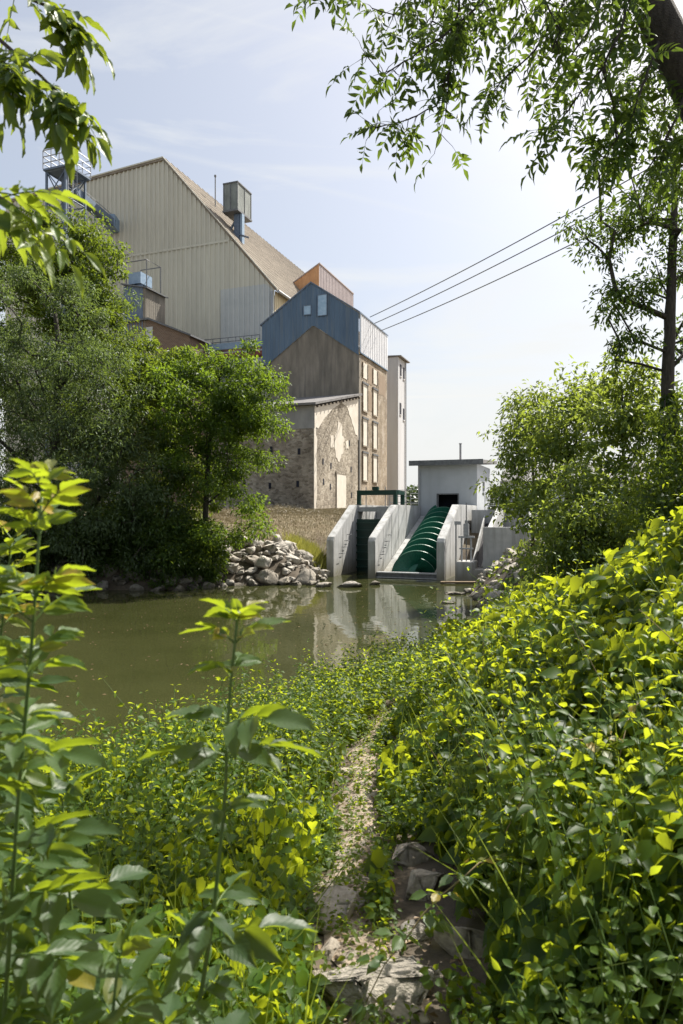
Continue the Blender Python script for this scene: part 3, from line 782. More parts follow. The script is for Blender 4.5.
sapling('shorter elder sapling half cut off by the left edge, broad dull leaves',
        [np.array([-.78,1.45,gz(-.78,1.45)]), P(-30,900,1.4), P(-22,700,1.38), P(-12,590,1.36)], 17, .105, 3, 903, tlow=(.1,.6), low=.2, L=.12, wr=.42)
sapling('low broad-leaved elder sapling in the lower left corner',
        [np.array([-.52,1.5,gz(-.52,1.5)]), P(85,1010,1.45), P(70,900,1.45), P(62,800,1.45)], 9, .115, 2, 904, tlow=(.05,.4), low=.2, L=.12)
sapling('yellowish upright elder sapling behind the leafy one at the left edge',
        [np.array([-.95,1.75,gz(-.95,1.75)]), P(-20,800,1.75), P(0,640,1.75), P(12,540,1.75)], 24, .105, 3, 905, young=12, tlow=(.25,.6), low=.2, L=.15, wr=.4)
sapling('squat elder sapling at the bottom edge between the corner and the centre sapling',
        [np.array([-.34,1.12,gz(-.34,1.12)]), P(110,1040,1.15), P(118,960,1.16)], 5, .10, 2, 906, tlow=(.05,.4), low=.35, L=.10)

STONES = [(372,990,58),(336,918,34),(427,892,36),(413,861,26),(470,952,30),(415,938,20),(425,978,24),(352,859,20),(343,886,22),(358,832,18),(362,800,18),(356,772,20)]
def open_to(x, y, h):
    """True where a plant of height h at x,y grows beside the path stones and not over them"""
    ok = np.ones(len(x), bool); g = ground_z(x, y)
    px = CX+FPX*x/y; pb = CY-FPX*(g-CAM_Z)/y; pt = CY-FPX*(g+h-CAM_Z)/y
    for a, b, r in STONES: ok &= ~((np.abs(px-a) < r) & (pb > b-r*.5) & (pt < b+r*.45))
    return ok
# ------------------------------------------------------------------ undergrowth (uncountable: stuff)
rng = np.random.default_rng(5)
def blades(n, x, y, h, w):
    z = ground_z(x, y); d = norm(rng.normal(0, .35, (n, 3))*np.array([1,1,0])+np.array([0,0,1.]))
    return np.stack([x, y, z], -1), d, norm(rng.normal(0, 1, (n, 3))*np.array([1,1,.1])+np.array([0,-.6,0])), h*rng.uniform(.5, 1.3, n), w
def nettle_mass(name, sampler, nplants, h, leaf, mat, T=T_OVATE, pairs=9, young=.25, lean=.18, wr=.58, stem=True):
    x, y, hs = sampler(nplants)
    z = ground_z(x, y); n = len(x)
    H = h*hs*rng.uniform(.65, 1.2, n)
    le = rng.normal(0, lean, (n, 2))
    pos, d, nr, ln, ti = [], [], [], [], []
    stems = MB()
    pt = rng.uniform(-.2, .2, n)
    for k in range(pairs):
        t = .22+.78*(k+1)/pairs
        base = np.stack([x+le[:, 0]*H*t*t, y+le[:, 1]*H*t*t, z+H*t], -1)
        az = rng.uniform(0, 6.28, n)
        for sg in (0, math.pi):
            a = az+sg; el = rng.normal(-.12+.6*(t > .92), .35, n)
            dd = np.stack([np.cos(a)*np.cos(el), np.sin(a)*np.cos(el), np.sin(el)], -1)
            pos.append(base+dd*leaf*.25); d.append(dd); nr.append(norm(np.array([-.05, -.2, 1.])+rng.normal(0, .42, (n, 3))))
            ln.append(leaf*(1.05-.5*max(0, t-.55)/.45)*rng.uniform(.7, 1.2, n)*(1+.025*np.maximum(0, y-4)))
            ti.append(.36+pt+rng.normal(0, .14, n)+young*(t > .9))
    near = np.where(y < 5)[0] if stem else []
    for i in near:
        stems.tube([(x[i], y[i], z[i]), (x[i]+le[i,0]*H[i]*.3, y[i]+le[i,1]*H[i]*.3, z[i]+H[i]*.55), (x[i]+le[i,0]*H[i], y[i]+le[i,1]*H[i], z[i]+H[i])], [.003,.0025,.0015], 3, cap=False)
    ln = np.concatenate(ln)
    o = leaf_mesh(name, T, np.vstack(pos), np.vstack(d), np.vstack(nr), ln, ln*wr, np.concatenate(ti), mat, None, True, stems)
    return tag(o, kind='stuff')

def samp_left(n):
    y = np.exp(rng.uniform(math.log(1.5), math.log(12.5), n*4)); x = rng.uniform(-1.05, .25, n*4)*y*.62 + rng.uniform(-.6, .1, n*4)
    d = shore_dist(x, y)
    ok = (d > .02) & (x < path_x(y) - .12 - .06*np.sin(5*y)) & ~((y > 8) & (x > 1.0))
    ok &= open_to(x, y, .38)
    x, y, d = x[ok][:n], y[ok][:n], d[ok][:n]
    pd = path_x(y)-x
    hs = (.32+.68*sstep(pd, .15, .9))*(.55+.45*sstep(d, 0, 1.0))*(1+.6*fbm(x, y, 8, 2.2, 3))*np.clip(.45+.1*y, .5, 1.0)
    return x, y, hs
nettle_mass('nettle_bed', samp_left, 2500, .60, .064, M['leaf_nettle'], lean=.3)
def samp_mid(n):
    y = rng.uniform(5.5, 13.5, n*4); x = rng.uniform(-.8, 3.4, n*4)
    d = shore_dist(x, y); ok = (d > .02) & (d < 4.0) & ((np.abs(x-path_x(y)) > .16) | (y > 6.4)) & (x < .6+.28*(y-5))
    x, y, d = x[ok][:n], y[ok][:n], d[ok][:n]
    return x, y, (.6+.4*sstep(d, 0, 1))*(1+.5*fbm(x, y, 9, 1.9, 2))
nettle_mass('shore_weeds', samp_mid, 900, .5, .06, M['leaf_nettle'])
def samp_creep(n):
    y = np.exp(rng.uniform(math.log(1.4), math.log(3.6), n)); x = path_x(y)+rng.uniform(.13, 1.5, n)
    ok = open_to(x, y, .1)
    return x[ok], y[ok], rng.uniform(.5, 1.6, ok.sum())
nettle_mass('creeping_weeds', samp_creep, 620, .13, .042, M['leaf_vine'], T_HEART, 4, stem=False, wr=.85)
def samp_lvine(n):
    y = np.exp(rng.uniform(math.log(1.4), math.log(4.2), n*3)); x = rng.uniform(-.62, .05, n*3)*y
    ok = (x < path_x(y)-.16) & open_to(x, y, .3); x, y = x[ok][:n], y[ok][:n]
    return x, y, .62*(.3+.7*sstep(path_x(y)-x, .1, .8))*np.clip(.75+.5*fbm(x, y, 51, 2.4, 3), .15, 1.3)*np.clip(.4+.15*y, .5, 1)
def samp_rpath(n):
    y = np.exp(rng.uniform(math.log(1.5), math.log(7), n*4)); x = path_x(y)+rng.uniform(.07, .7, n*4)
    ok = open_to(x, y, .28); x, y = x[ok][:n], y[ok][:n]
    return x, y, (.3+.6*sstep(x-path_x(y), .1, .6))*(1+.4*fbm(x, y, 10, 2.0, 2))
nettle_mass('path_edge_weeds', samp_rpath, 420, .4, .055, M['leaf_nettle'], pairs=7)

def samp_path(n):
    y = rng.uniform(1.5, 7.2, n); x = path_x(y)+rng.normal(0, .11, n); return x, y, np.full(n, 1.0)
nettle_mass('path_weeds', samp_path, 420, .08, .028, M['leaf_nettle'], pairs=4, stem=False)
n = 480; y = np.exp(rng.uniform(math.log(1.5), math.log(7), n)); x = path_x(y)+rng.normal(.05, .2, n)
tag(leaf_mesh('leaf_litter', T_LOW, np.stack([x, y, ground_z(x, y)+.022], -1), rng.normal(0, 1, (n, 3))*np.array([1, 1, .15]), rng.normal(0, .25, (n, 3))+np.array([0, 0, 1.]), .035*rng.uniform(.5, 1.3, n), .018, rng.uniform(0, 1, n), M['litter']), kind='stuff')

def vine_mass(name, n, sampler, depth, leaf, mat, T=T_HEART, lod=.03):
    x, y, ch = sampler(n); n = len(x)
    e = .08
    top = lambda a, b, c: ground_z(a, b) + c
    z0 = ground_z(x, y)
    gxn = (ground_z(x+e, y)-ground_z(x-e, y))/(2*e); gyn = (ground_z(x, y+e)-ground_z(x, y-e))/(2*e)
    nn = norm(np.stack([-gxn, -gyn, np.ones(n)], -1))
    r = rng.beta(1.1, 2.6, n)
    zz = z0 + ch*(1-r*depth) + rng.normal(0, .03, n)
    pos = np.stack([x, y, zz], -1)
    d = norm(np.stack([-gxn, -gyn, -.8*np.ones(n)], -1) + rng.normal(0, .6, (n, 3)))
    nr = norm(nn*.75 + np.array([-.12, -.42, .2]) + rng.normal(0, .42, (n, 3)))
    L = leaf*rng.uniform(.6, 1.35, n)*(1+lod*np.maximum(0, y-3))
    tint = np.clip(.42 + .22*fbm(x, y, 15, 2.2, 3) + rng.normal(0, .2, n), 0, 1)
    o = leaf_mesh(name, T, pos, d, nr, L, L*.82, tint, mat, None, True)
    return tag(o, kind='stuff')
def mound(x, y): return np.clip(.55 + .52*fbm(x, y, 21, 1.8, 3) + .2*fbm(x, y, 22, 5, 2), .08, 1.4)
def samp_right(n):
    y = np.exp(rng.uniform(math.log(1.75), math.log(16.5), n*5)); x = rng.uniform(.02, .72, n*5)*y + rng.uniform(.0, .5, n*5)
    d = shore_dist(x, y)
    ok = (d > .05) & (x > path_x(y)+.26+.12*np.sin(4*y)) & open_to(x, y, .3) 
    x, y, d = x[ok][:n], y[ok][:n], d[ok][:n]
    ed = sstep(x-path_x(y), .3, 1.3)
    return x, y, mound(x, y)*(.35+.65*ed)*(.6+.4*sstep(d, 0, 1.5))
vine_mass('bindweed_patch', 3600, samp_lvine, .8, .06, M['leaf_vine'])
vine_mass('bindweed_tangle', 42000, samp_right, .85, .08, M['leaf_vine'])
def samp_right_far(n):
    y = rng.uniform(12, 30, n*5); x = rng.uniform(2.0, 13, n*5); d = shore_dist(x, y)
    s = (x-HO[0])*UX[0]+(y-HO[1])*UX[1]; t = (x-HO[0])*AX[0]+(y-HO[1])*AX[1]
    ok = (d > .15) & ~((s < 4.2) & (t > -1.0)) & ~((d < 2.2) & (y > 21) & (rng.random(n*5) < .75))
    x, y, d = x[ok][:n], y[ok][:n], d[ok][:n]
    return x, y, .55*mound(x, y)*(.5+.5*sstep(d, 0, 2))
vine_mass('bank_weeds', 16000, samp_right_far, .9, .10, M['leaf_shrub'], T_MID, .01)

# shoots standing out of the right-hand tangle
def samp_shoot(n):
    y = np.exp(rng.uniform(math.log(1.8), math.log(10), n*4)); x = rng.uniform(.1, .6, n*4)*y+.35
    ok = (shore_dist(x, y) > .3) & (x > path_x(y)+.5); x, y = x[ok][:n], y[ok][:n]
    return x, y, .9*mound(x, y)+.35
vine_mass('bramble_leaves', 11000, samp_right, .7, .05, M['leaf_shrub'], T_OVATE)
x, y, ch = samp_right(1500); n = len(x); p, d, nr, L, w = blades(n, x, y, .5, .006)
tag(leaf_mesh('bank_grass', T_BLADE, p+np.stack([0*x, 0*x, ch*.35], -1), norm(d+rng.normal(0, .25, (n, 3))), nr, L, w, rng.uniform(0, 1, n), M['grass_green']), kind='stuff')
x, y, ch = samp_left(900); n = len(x); p, d, nr, L, w = blades(n, x, y, .55, .005)
tag(leaf_mesh('shore_grass', T_BLADE, p, norm(d+rng.normal(0, .25, (n, 3))), nr, L, w, rng.uniform(0, 1, n), M['grass_green']), kind='stuff')
dm = MB()
x, y, ch = samp_right(150); k = y > 2.7; x, y = x[k], y[k]
for i in range(len(x)):
    b = np.array([x[i], y[i], gz(x[i], y[i])]); v = norm(rng.normal(0, .5, 3)*np.array([.7,.7,.3])+np.array([-.1,-.1,1.0])); L = rng.uniform(.4, 1.0)
    dm.tube([b, b+v*L*.5, b+v*L+np.array([rng.normal(0,.12), rng.normal(0,.12), -.12*L])], [.0035,.003,.0015], 5, cap=False)
tag(dm.build('dead_stems', M['cane'], smooth=True), kind='stuff')
nettle_mass('bindweed_shoots', samp_shoot, 650, .8, .066, M['leaf_vine'], T_HEART, 8, .3, .3)

# bramble canes arching out over the path: each its own thing
for i, (a, b, c, lab) in enumerate([
    ((.62,2.25,.95),(.30,2.15,.55),(.08,2.05,.12),'green bramble cane arching low over the stones towards the path'),
    ((1.05,2.6,1.0),(.8,2.4,1.15),(.55,2.3,.75),'reddish bramble cane looping out of the bindweed right of the stones'),
    ((1.5,3.0,.8),(1.2,2.7,1.05),(1.0,2.5,.7),'thin bramble cane bowed over the dark hollow at lower right')]):
    g = [np.array([q[0], q[1], gz(q[0], q[1])+q[2]*.6]) for q in (a, b, c)]
    g0 = np.array([a[0]+.1, a[1]+.1, gz(a[0]+.1, a[1]+.1)])
    key = [g0, g[0], g[1]+np.array([0, .05, .04]), g[2]]; pts = []
    for f in np.linspace(0, 1, 13):
        u = 1-f; pts.append(key[0]*u**3+3*key[1]*u*u*f+3*key[2]*u*f*f+key[3]*f**3+rng.normal(0, .008, 3))
    root = thing('bramble_cane', lab, 'bramble', g0)
    cm = MB(); cm.tube(pts, list(np.linspace(.0045, .0018, 13)), 6); cm.build('stem', M['cane'], root, smooth=True)
    lb = LeafBag()
    for k in range(3, 13):
        for q in range(2):
            lf, ra = pinnate(pts[k], rng.normal(0, 1, 3)*np.array([1,1,.3]), (0,0,1), .05, 1, .05, .15, .2)
            lb.add(lf, ra, rng.uniform(.4, .95), .65, .001)
    lb.build('foliage', T_HI, M['leaf_sapling'], root)

# dry grass on the far bank, fresh tuft by the left pier
n = 70000
y = rng.uniform(27.5, 46, n); x = rng.uniform(-9, 0, n)+(y-30)*.12
ok = (shore_dist(x, y) > 1.6); s = (x-HO[0])*UX[0]+(y-HO[1])*UX[1]; ok &= s < -5.3
x, y = x[ok], y[ok]; n = len(x)
p, d, nr, L, w = blades(n, x, y, .10, .014)
tag(leaf_mesh('dry_grass', T_BLADE, p, d, nr, L, w, rng.uniform(0, 1, n), M['grass_dry']), kind='stuff')
gb = P(313,535,31.6); gb[2] = gz(gb[0], gb[1])
gt = thing('grass_tuft', 'yellow-green grass tuft on the bank beside the left concrete pier', 'grass tuft', gb)
n = 3600; x = gb[0]-.1+rng.normal(0, .45, n); y = gb[1]+rng.normal(0, .5, n)
p, d, nr, L, w = blades(n, x, y, .55, .026); leaf_mesh('blades', T_BLADE, p, d, nr, L, w, rng.uniform(0, 1, n), M['grass_fresh'], gt)

n = 500; y = rng.uniform(9, 28, n); x = rng.uniform(-8, 5, n)+2*np.sin(y); ok = shore_dist(x, y) < -.1; x, y = x[ok], y[ok]; n = len(x)
tag(leaf_mesh('floating_leaves', T_LOW, np.stack([x, y, np.full(n, .006)], -1), rng.normal(0, 1, (n, 3))*np.array([1,1,.02]), np.tile([0,0,1.], (n, 1)), .07*rng.uniform(.4, 1.3, n), .035, rng.uniform(0, 1, n), M['litter']), kind='stuff')
def samp_bank(n):
    y = rng.uniform(28, 44, n*3); x = rng.uniform(-9, 1, n*3)+(y-30)*.12; s = (x-HO[0])*UX[0]+(y-HO[1])*UX[1]
    ok = (shore_dist(x, y) > 2.2) & (s < -5.5) & (fbm(x, y, 61, .8, 3) > .12); x, y = x[ok][:n], y[ok][:n]; return x, y, np.ones(len(x))
nettle_mass('dry_bank_weeds', samp_bank, 700, .32, .07, M['grass_dry'], T_LOW, 5, stem=False, wr=.3)
# ------------------------------------------------------------------ rocks
def rock_mesh(seed, sq=(1, .85, .62), detail=0):
    r = np.random.default_rng(seed)
    bm = bmesh.new()
    for q in range(17):
        v = r.normal(size=3); v /= np.linalg.norm(v); v *= r.uniform(.82, 1.05)
        bm.verts.new((v[0]*sq[0], v[1]*sq[1], v[2]*sq[2]))
    res = bmesh.ops.convex_hull(bm, input=bm.verts)
    bmesh.ops.delete(bm, geom=[e for e in res['geom_interior'] if isinstance(e, bmesh.types.BMVert)], context='VERTS')
    bmesh.ops.bevel(bm, geom=list(bm.edges), offset=.07, segments=2, affect='EDGES', clamp_overlap=True)
    if detail:
        bmesh.ops.triangulate(bm, faces=bm.faces)
        bmesh.ops.subdivide_edges(bm, edges=list(bm.edges), cuts=detail, use_grid_fill=True)
        from mathutils import noise as mn
        for v in bm.verts:
            c = v.co; q = mn.fractal(c*2.2+Vector((seed, 0, 0)), 1.0, 2.0, 5)*.07 + mn.fractal(c*9, 1.0, 2.0, 3)*.012
            led = abs(((c.z*5+mn.noise(c*2)) % 1)-.5)*.05
            v.co = c + v.normal*(q - led)
    me = bpy.data.meshes.new('boulder'); bm.to_mesh(me); bm.free()
    me.polygons.foreach_set('use_smooth', [True]*len(me.polygons))
    if not detail: me.polygons.foreach_set('use_smooth', [False]*len(me.polygons))
    return me
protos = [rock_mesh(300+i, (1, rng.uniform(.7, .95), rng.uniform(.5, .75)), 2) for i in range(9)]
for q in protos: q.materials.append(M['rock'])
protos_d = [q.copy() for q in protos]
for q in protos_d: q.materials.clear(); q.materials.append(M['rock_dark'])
def boulder(x, y, z, r, label, group=None, me=None, rot=None, cat='boulder', name='boulder', sc=(1, 1, 1)):
    o = bpy.data.objects.new(name, me or random.choice(protos)); COL.objects.link(o)
    o.location = (x, y, z); o.scale = (r*sc[0], r*sc[1], r*sc[2])
    o.rotation_euler = rot or (random.uniform(-.4, .4), random.uniform(-.4, .4), random.uniform(0, 6.28))
    return tag(o, label, cat, group)
placed = []
def free(x, y, r):
    for a, b, c in placed:
        if math.hypot(x-a, y-b) < .52*(r+c): return False
    placed.append((x, y, r)); return True
k = 0; tries = 0
while k < 95 and tries < 6000:
    tries += 1
    x = random.uniform(-4.9, -.45); y = random.uniform(26.3, 31.0); d = float(shore_dist(np.array([x]), np.array([y]))[0])
    s = (x-HO[0])*UX[0]+(y-HO[1])*UX[1]
    t = (x-HO[0])*AX[0]+(y-HO[1])*AX[1]
    if not (-.15 < d < 2.2) or (s > -5.35 and t > -.3): continue
    r = random.choice((.22, .28, .34, .42, .5, .62, .74))*random.uniform(.9, 1.1)*(1-.14*d)
    if not free(x, y, r): continue
    boulder(x, y, gz(x, y)+.22*r, r, 'pale angular boulder heaped on the bank between the bright tree and the left pier', 'boulders of the heap left of the piers'); k += 1
for px, py, r, sc, lab in [(266,581,.5,(1.3,.8,.75),'long pale boulder at the water edge left of the heap'), (325,584,.42,(1.2,.8,.6),'pale boulder in the shallows in front of the left pier'), (348,584,.5,(1.3,.8,.55),'broad pale boulder in the shallows between the left and middle piers'), (374,582,.28,(1.1,.8,.7),'small rounded boulder touching the foot of the middle pier'), (312,582,.33,(1,.9,.8),'grey boulder at the water edge just left of the left pier')]:
    Yb = 683*2.9/(py+3-CY); x = (px-CX)*Yb/FPX
    boulder(x, Yb, .05, r, lab, sc=sc, rot=(.1, -.08, random.uniform(-.3, .3)))
k = 0; tries = 0
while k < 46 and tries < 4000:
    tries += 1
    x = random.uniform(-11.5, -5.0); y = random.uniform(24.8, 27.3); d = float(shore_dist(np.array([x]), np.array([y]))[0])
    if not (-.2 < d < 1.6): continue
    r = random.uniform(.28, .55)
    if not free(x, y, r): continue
    boulder(x, y, gz(x, y)+.1*r, r, 'boulder painted dark for shade along the waterline under the trees on the far bank', 'boulders under the far bank trees', random.choice(protos_d)); k += 1
k = 0; tries = 0
while k < 64 and tries < 5000:
    tries += 1
    x = random.uniform(4.1, 7.9); y = random.uniform(19.5, 28.4); d = float(shore_dist(np.array([x]), np.array([y]))[0])
    if not (-.1 < d < 2.6): continue
    r = random.uniform(.2, .46)
    if not free(x, y, r): continue
    boulder(x, y, gz(x, y)+.15*r, r, 'grey boulder of the riprap on the right bank below the low concrete wall', 'riprap boulders on the right bank'); k += 1
# stones of the path
for j, (px, py, r, sc, lab) in enumerate([
    (372,990,.235,(1.05,1.0,.6),'big flat layered stone in the middle of the path, nearest the viewer'),
    (336,918,.17,(.85,1.1,.6),'brown slab left of the path behind the nearest big stone'),
    (427,892,.135,(1.15,.8,.8),'tan boulder right of the path, half under leaves, second from the top'),
    (413,861,.115,(1.0,.8,.95),'topmost dark tan boulder right of the path under the bindweed'),
    (470,952,.13,(1.1,.8,.8),'dark boulder under the leaves, farthest right of the path stones'),
    (415,938,.075,(1,.9,.9),'small grey stone right of the path between two boulders'),
    (425,978,.085,(1.1,.9,.5),'low grey stone just right of the nearest big path stone'),
    (393,1020,.11,(1.2,.8,.45),'pinkish flat stone cut by the bottom edge of the view'),
    (352,859,.13,(1.2,.6,.35),'flat pale stone across the path in its middle'),
    (343,886,.13,(1.2,.6,.3),'thin pale slab on the path just before the brown slab'),
    (358,832,.12,(1.2,.6,.3),'small flat stone on the path beyond the middle one'),
    (362,800,.13,(1.2,.8,.35),'flat stone low on the path where it starts to drop'),
    (356,772,.11,(1.3,.7,.35),'far flat stone at the lower end of the path'),
    (331,1005,.05,(1,.8,.5),'small brown stone left of the nearest big path stone')]):
    h = hit(px, py)
    me = rock_mesh(500+j, (1, .85, .8), 4); me.materials.append(M['rock'] if j in (0, 5) else M['path_rock'])
    boulder(h[0], h[1], h[2]+.15*r*sc[2], r, lab, 'stones along the foot path', me, (random.uniform(-.12, .12), random.uniform(-.12, .12), random.uniform(-.4, .4)), 'stone', 'path_stone', sc)

for j, (px, py, r) in enumerate([(330,955,.07),(346,962,.05),(352,910,.07),(322,935,.05),(357,900,.05),(345,845,.055),(364,846,.05),(352,818,.06),(347,803,.05),(366,786,.06),(358,757,.06),(365,745,.05),(318,980,.05),(392,955,.045),(340,870,.045),(384,905,.05)]):
    h = hit(px, py); me = rock_mesh(560+j, (1, .8, .7), 3); me.materials.append(M['path_rock'])
    boulder(h[0], h[1], h[2]+.01, r, 'small tan stone trodden into the foot path', 'small stones trodden into the path', me, (random.uniform(-.15, .15), random.uniform(-.15, .15), random.uniform(0, 3)), 'stone', 'path_stone', (1.15, .85, .55))
# ------------------------------------------------------------------ screw power station
def hthing(name, label, cat, z=0.0, group=None): return thing(name, label, cat, (HO[0], HO[1], z), TH, group, frame=True)
for s0, sl, lab in [(-5.03, 3.0, 'concrete pier wall with sloping top on the left, beside the dry grass bank'), (-3.07, 3.45, 'middle concrete pier wall between the dark sluice gate and the green screw'), (0.0, 3.25, 'right-hand concrete pier wall of the green screw, next to the metal stand')]:
    r = hthing('pier_wall', lab, 'pier wall', -.9, 'concrete pier walls of the screw station')
    mb = MB(); mb.prism([(0,-.9),(0,1.62),(.12,1.78),(sl,3.25),(9.0,3.25),(9.0,-.9)], 'x', s0-.17, s0+.17); mb.build('wall', M['concrete'], r, bevel=.025)
    mb = MB()
    for t in (1.2, 2.5, 3.8, 5.2): mb.box(s0+.171, s0+.176, t, t+.012, .1, 1.55+.5*min(t, sl))
    mb.build('joint', M['steel_dark'], r)
    if s0 < -1:
        mb = MB()
        for q in range(4): mb.tube([(s0+.17, .7+.35*q, 1.0+.28*q), (s0+.34, .7+.35*q, 1.0+.28*q), (s0+.34, 1.0+.35*q, 1.0+.28*q), (s0+.17, 1.0+.35*q, 1.0+.28*q)], .012, 5)
        mb.build('step_iron', M['steel_dark'], r)
# screw
SC = -1.55
r = hthing('archimedes_screw', 'big green screw turbine lying in the sloping concrete trough', 'screw turbine', .0)
A0 = np.array([SC, 1.25, .05]); A1 = np.array([SC, 8.0, 2.45])
ad = norm(A1-A0); LN = np.linalg.norm(A1-A0); e1 = np.array([1., 0, 0]); e2 = np.cross(e1, ad); e2 = e2 if e2[2] > 0 else -e2
mb = MB(); mb.tube([A0-ad*.3, A1+ad*1.6], .30, 24); mb.build('shaft', M['screw_green'], r, smooth=True)
Ro, ri, pitch, tk = .96, .28, 2.25, .022
for st in range(3):
    mb = MB(); V, F = [], []
    n = 150
    for i in range(n+1):
        a = LN*i/n; th = 2*math.pi*a/pitch + 2*math.pi*st/3
        rad = -math.cos(th)*e1 + math.sin(th)*e2
        for rr, off in ((ri, -tk), (Ro, -tk*.6), (Ro, tk*.6), (ri, tk)):
            V.append(A0 + ad*(a+off) + rad*rr)
        if i:
            b = (i-1)*4; c = i*4
            for q in range(4): F.append((b+q, b+(q+1) % 4, c+(q+1) % 4, c+q))
    F += [(0,1,2,3), (n*4+3, n*4+2, n*4+1, n*4)]
    mb.add(V, F); fl = mb.build('flight', M['screw_green'], r)
    V2, F2 = [], []
    for i in range(n+1):
        a = LN*i/n; th = 2*math.pi*a/pitch + 2*math.pi*st/3; rad = -math.cos(th)*e1 + math.sin(th)*e2
        for rr, off in ((Ro+.001, -.022), (Ro+.012, -.022), (Ro+.012, .022), (Ro+.001, .022)): V2.append(A0+ad*(a+off)+rad*rr)
        if i:
            b = (i-1)*4; c = i*4
            for q in range(4): F2.append((b+q, b+(q+1) % 4, c+(q+1) % 4, c+q))
    m2 = MB(); m2.add(V2, F2); m2.build('rim', M['rim_green'], fl)
mb = MB(); V, F = [], []
for i in range(2):
    c = A0-ad*.25 if i == 0 else A1+ad*.1
    for rr in (1.0, 1.06):
        for k in range(25):
            a = math.pi + math.pi*k/24
            V.append(c + rr*(math.cos(a)*e1 + math.sin(a)*e2))
for k in range(24):
    F += [(k, k+1, 51+k, 50+k), (25+k, 75+k, 76+k, 26+k), (k, 25+k, 26+k, k+1)]
F += [(0, 50, 75, 25), (24, 49, 99, 74)]
mb.add(V, F); mb.build('trough', M['concrete'], r, smooth=True)
mb = MB()
for s0, s1 in ((-2.89, SC-1.0), (SC+1.0, -.18)):
    mb.prism([(.9,-.6),(.9,.1),(8.2,2.7),(8.2,-.6)], 'x', s0, s1)
mb.build('bench', M['concrete'], r, bevel=.02)
r = hthing('sill_beam', 'dark steel beam across the foot of the green screw at water level', 'beam', 0)
mb = MB(); mb.box(-2.895, -.175, .18, .42, -.3, .22); mb.build('web', M['steel_dark'], r, bevel=.01)
mb = MB(); mb.box(-2.89, -.18, .10, .50, .224, .27); mb.box(-2.89, -.18, .10, .178, .02, .06); mb.build('flange', M['steel'], r, bevel=.006)
r = hthing('end_wall', 'concrete back wall closing the channels behind the screw and sluice gate', 'wall', -.6)
mb = MB(); mb.box(-4.855, -3.245, 6.4, 6.8, -.6, 3.2); mb.build('wall', M['concrete'], r)
# sluice gate
r = hthing('sluice_gate', 'dark green ribbed sluice gate between the left and middle piers', 'sluice gate', -.5)
mb = MB(); mb.box(-4.855, -3.245, 3.2, 3.28, -.5, 2.55); mb.build('panel', M['paint_green'], r)
for q in range(8):
    mb = MB(); z = -.2+.36*q; mb.box(-4.85, -3.25, 3.06, 3.198, z, z+.07); mb.build('rib', M['paint_green'], r, bevel=.006)
r = hthing('gate_frame', 'dark green lifting frame standing over the sluice gate', 'lifting frame', 3.25)
mb = MB(); mb.box(-5.05, -3.0, 3.72, 3.98, 3.74, 3.98); mb.build('beam', M['paint_green'], r, bevel=.012)
for s0 in (-5.06, -3.17):
    mb = MB(); mb.box(s0, s0+.17, 3.74, 3.96, 3.25, 3.74); mb.box(s0-.04, s0+.21, 3.69, 4.01, 3.252, 3.28); mb.build('leg', M['paint_green'], r, bevel=.01)
mb = MB(); mb.box(-3.18, -2.98, 3.985, 5.3, 3.76, 3.97); mb.box(-3.18, -2.99, 5.1, 5.3, 3.253, 3.76); mb.build('side_beam', M['paint_green'], r, bevel=.012)
for s0 in (-4.6, -3.6):
    mb = MB(); mb.tube([(s0, 3.85, 2.5), (s0, 3.85, 4.15)], .022, 8); mb.build('lifting_rod', M['steel'], r)
mb = MB(); mb.box(-4.25, -3.95, 3.7, 4.0, 3.985, 4.16); mb.build('gearbox', M['paint_green'], r, bevel=.02)
r = hthing('walkway_beam', 'grey steel walkway beam spanning the sluice channel below the green frame', 'beam', 3.0)
mb = MB(); mb.box(-4.855, -3.245, 3.35, 4.25, 3.02, 3.1); mb.box(-4.855, -3.245, 3.33, 3.349, 2.92, 3.14); mb.build('deck', M['steel'], r, bevel=.006)
# power house
r = hthing('power_house', 'small flat-roofed grey rendered power house above the green screw', 'building', 2.6)
s0, s1, t0, t1, zb, zt = -3.06, .18, 8.3, 13.1, 2.2, 5.5
mb = MB()
mb.box(s0, -1.95, t0, t0+.2, zb, zt); mb.box(-.85, s1, t0, t0+.2, zb, zt); mb.box(-1.95, -.85, t0, t0+.2, 3.85, zt)
mb.box(s0, s0+.2, t0+.2, t1, zb, zt); mb.box(s1-.2, s1, t0+.2, t1, zb, zt); mb.box(s0+.2, s1-.2, t1-.2, t1, zb, zt)
mb.build('wall', M['render_grey'], r)
mb = MB(); mb.box(s0+.2, s1-.2, t0+1.2, t0+1.25, zb, zt); mb.box(s0+.2, s1-.2, t0+.2, t0+1.2, zb, zb+.05); mb.build('dark_backing', M['dark_void'], r)  # near-black sheets that paint the shade inside the opening
mb = MB(); mb.box(-2.01, -1.95, t0-.03, t0+.1, 3.0, 3.91); mb.box(-.85, -.79, t0-.03, t0+.1, 3.0, 3.91); mb.box(-1.95, -.85, t0-.03, t0+.1, 3.852, 3.91); mb.build('opening_frame', M['steel_dark'], r)
mb = MB(); mb.prism([(t0-.42,5.48),(t1+.3,5.78),(t1+.3,5.98),(t0-.42,5.68)], 'x', s0-.38, s1+.38); rf = mb.build('roof', M['tile_grey'], r, bevel=.015)
mb = MB(); mb.box(s0-.40, s1+.40, t0-.47, t0-.423, 5.43, 5.71); mb.build('fascia', M['steel_dark'], rf)
mb = MB()
for q in range(9): mb.tube([(s0+.9+.2*q, t0+.6, 5.75), (s0+.9+.2*q, t1+.2, 6.02)], .05, 6)
mb.build('tiles', M['tile_red'], rf)
